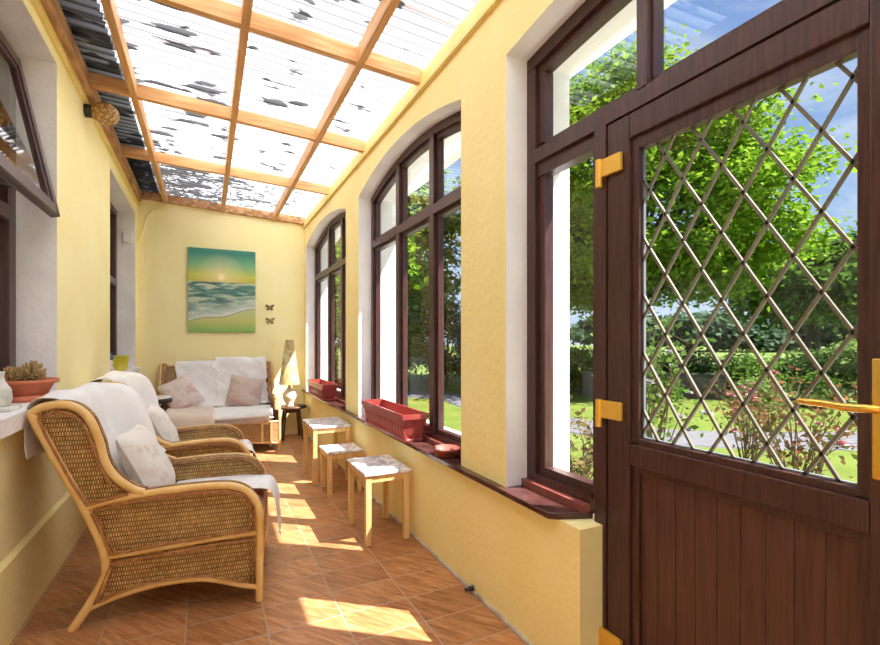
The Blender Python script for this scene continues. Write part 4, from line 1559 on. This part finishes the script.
tree('maple_tree', (12.25, 11.2, GZ), 2.4, 5.75, (5.5, 5.5, 4.5), 330, 110000, .16, 'leaf',
     'large bright green maple tree seen through the leaded door', seed=3, clus_r=.95, trunk_r=.26, flat=.42)
TG2 = 'trees beyond the garden hedge'
tree('tree', (28.5, 13.6, GZ), 2.6, 4.4, (4.6, 4.6, 2.9), 120, 12000, .36, 'leaf_mid', 'broad tree right of the maple, beyond the hedge', seed=5, clus_r=1.3, trunk_r=.3, group=TG2)
tree('tree', (6.4, 16.2, GZ), 1.5, 4.6, (2.6, 2.6, 3.8), 110, 15000, .22, 'leaf_pale', 'pale green tree beyond the path, seen through the middle window', seed=6, clus_r=.9, trunk_r=.2, group=TG2)
tree('tree', (4.0, 14.2, GZ), 1.2, 3.7, (2.1, 2.1, 3.1), 90, 13000, .22, 'leaf', 'light green tree close behind the middle window', seed=16, clus_r=.85, trunk_r=.16, group=TG2)
for i, (x, y, m) in enumerate(((5.4, 14.4, 'leaf_mid'), (7.3, 14.2, 'leaf_dark'), (3.6, 15.6, 'leaf_dark'))):
    tree('tall_hedge', (x, y, GZ), .2, 1.45, (1.4, 1.2, 1.45), 60, 9000, .11, m,
         ('mid green tall hedge seen through the middle of the middle window', 'dark tall hedge seen through the near pane of the middle window', 'dark tall hedge far behind the end of the paving')[i],
         'hedge', 130 + i, .42, .05, .8, 'tall hedges beyond the path')
# far tree line
k = 0
rng0 = random.Random(11)
for i in range(11):
    u = 600 + i * 29
    xr = (u - 440) / 472
    S_, C_ = math.sin(math.atan(233 / 472)), math.cos(math.atan(233 / 472))
    t = rng0.uniform(66, 84)
    hgt = rng0.uniform(4.6, 7.5) if i != 5 else 4.4
    tree('tree', (t * (S_ + xr * C_), t * (C_ - xr * S_), GZ), .8, hgt * .5, (5.6, 5.6, hgt * .5), 40, 2600, .95, 'leaf_far',
         'hazy tree of the far tree line beyond the field', seed=30 + i, clus_r=1.8, trunk_r=.3, group='far tree line beyond the field')

# hedge shrubs behind the lawn
hedge = [(10.6, 9.2, 1.25, 'leaf_mid', 'low mid green hedge shrub behind the stone wall'),
         (11.6, 8.3, 1.15, 'leaf_dark', 'dark hedge shrub right of the stone wall'),
         (12.4, 7.3, 1.1, 'leaf_mid', 'mid green hedge shrub behind the rose bed'),
         (13.2, 6.2, 1.3, 'leaf_dark', 'dark shrub below the far trees, behind the roses'),
         (13.3, 5.1, 1.55, 'leaf_pale', 'pale green bushy shrub at the right of the hedge'),
         (13.8, 3.8, 1.7, 'leaf_pale', 'pale green bushy shrub outermost at the right of the hedge'),
         (9.6, 10.6, 1.3, 'leaf_mid', 'mid green hedge shrub at the left of the stone wall'),
         (8.2, 13.2, 1.5, 'leaf_dark', 'dark hedge shrub beyond the bend of the path'),
         (3.0, 13.0, 1.3, 'leaf_dark', 'dark hedge shrub across the paving from the middle window')]
for i, (x, y, hh_, m, lab) in enumerate(hedge):
    tree('hedge_shrub', (x, y, GZ), .1, hh_ * .52, (1.0, 1.0, hh_ * .52), 46, 6500, .085, m, lab, 'shrub', 50 + i, .36, .03, .7, 'hedge shrubs behind the lawn')
for i, (x, y, hh_, m, lab) in enumerate([(9.9, 7.9, .55, 'leaf_pale', 'small bright green plant in front of the stone wall'),
                                         (10.8, 6.2, .62, 'leaf_pale', 'bright green clump at the back edge of the lawn'),
                                         (12.0, 5.6, .7, 'leaf_mid', 'low green clump left of the pale shrubs')]):
    tree('border_plant', (x, y, GZ), .05, hh_ * .5, (.5, .5, hh_ * .5), 26, 2400, .07, m, lab, 'plant', 80 + i, .24, .015, .8, 'border plants along the lawn')
w = MB().box(-1.7, 1.7, -.14, .14, -.05, .62)
o = w.build('garden_wall', 'stone', bevel=.03)
o.location = (10.3, 8.55, GZ)
o.rotation_euler = (0, 0, math.radians(-45))
tag(o, 'low grey stone garden wall below the hedge', 'wall')


def stem_bush(name, loc, h_, spread, nst, nleaf, lsize, leafm, flowers, fm, label, cat, seed, twig=.006):
    rng = np.random.default_rng(seed)
    r = empty(name, loc)
    st = MB()
    pts = []
    tips = []
    for k in range(nst):
        az = rng.uniform(0, 2 * PI)
        ht = h_ * rng.uniform(.55, 1.0)
        sp = spread * rng.uniform(.3, 1.0)
        p0 = Vector((rng.uniform(-.05, .05), rng.uniform(-.05, .05), 0))
        p3 = Vector((math.cos(az) * sp, math.sin(az) * sp, ht))
        p1 = p0.lerp(p3, .35) + Vector((0, 0, ht * .12))
        p2 = p0.lerp(p3, .7) + Vector((rng.normal() * .04, rng.normal() * .04, ht * .08))
        path = smooth_path([p0, p1, p2, p3], 4)
        st.tube(path, [twig * (1.2 - i / len(path)) + .001 for i in range(len(path))], 5)
        tips.append(p3)
        for i in range(3):
            q_ = path[rng.integers(len(path) // 3, len(path))]
            e_ = q_ + Vector((rng.normal() * .12, rng.normal() * .12, abs(rng.normal()) * .12)) * (h_ ** .5)
            st.tube([q_, e_], [twig * .5, .001], 4)
            tips.append(e_)
        pts += [p for p in path[len(path) // 4:]]
    pts += tips * 2
    A = np.array([tuple(p) for p in pts])
    idx = rng.integers(0, len(A), nleaf)
    c = A[idx] + rng.normal(size=(nleaf, 3)) * .045
    c[:, 2] = np.maximum(c[:, 2], .03)
    leaves_mesh('leaves', c, rng.normal(size=(nleaf, 3)) * .8 + np.array([0, 0, .6]), lsize, leafm, r, rng)
    st.build('stems', 'twig', r)
    for k in range(flowers):
        p = tips[int(rng.integers(0, len(tips)))]
        fb = MB()
        rr = rng.uniform(.034, .06)
        for ring_, (cnt, el, ln) in enumerate(((5, 65, .7), (6, 35, .95), (7, 8, 1.0))):
            for j in range(cnt):
                a_ = 2 * PI * (j + ring_ * .4) / cnt
                e_ = math.radians(el)
                dr = Vector((math.cos(a_) * math.cos(e_), math.sin(a_) * math.cos(e_), math.sin(e_)))
                sd_ = Vector((-math.sin(a_), math.cos(a_), 0))
                p0 = p + Vector((0, 0, .01))
                fb.add([p0 - sd_ * rr * .15, p0 + sd_ * rr * .15, p0 + dr * rr * ln * .7 + sd_ * rr * .4, p0 + dr * rr * ln, p0 + dr * rr * ln * .7 - sd_ * rr * .4], [(0, 1, 2, 3, 4)])
        fb.build('flower', fm, r)
    return tag(r, label, cat)


stem_bush('rose_bush', (4.5, 2.25, GZ), 1.05, .62, 22, 620, .052, 'leaf_rose', 16, 'pink', 'pink flowering rose bush with reddish leaves outside the door', 'bush', 5)
stem_bush('rose_bush', (5.2, 3.1, GZ), .95, .45, 16, 420, .05, 'leaf_rose', 6, 'pink', 'smaller leggy rose bush behind the pink flowering one', 'bush', 9)
stem_bush('flowering_shrub', (3.12, 2.62, GZ), 1.55, .36, 18, 700, .05, 'leaf_mid', 14, 'bloom', 'tall thin shrub with white blossom at the left of the door glass', 'shrub', 13)
stem_bush('dry_shrub', (2.55, 2.85, GZ), .85, .35, 24, 900, .05, 'leaf_dry', 0, 'bloom', 'dry straggly plant outside the narrow side light', 'plant', 21)
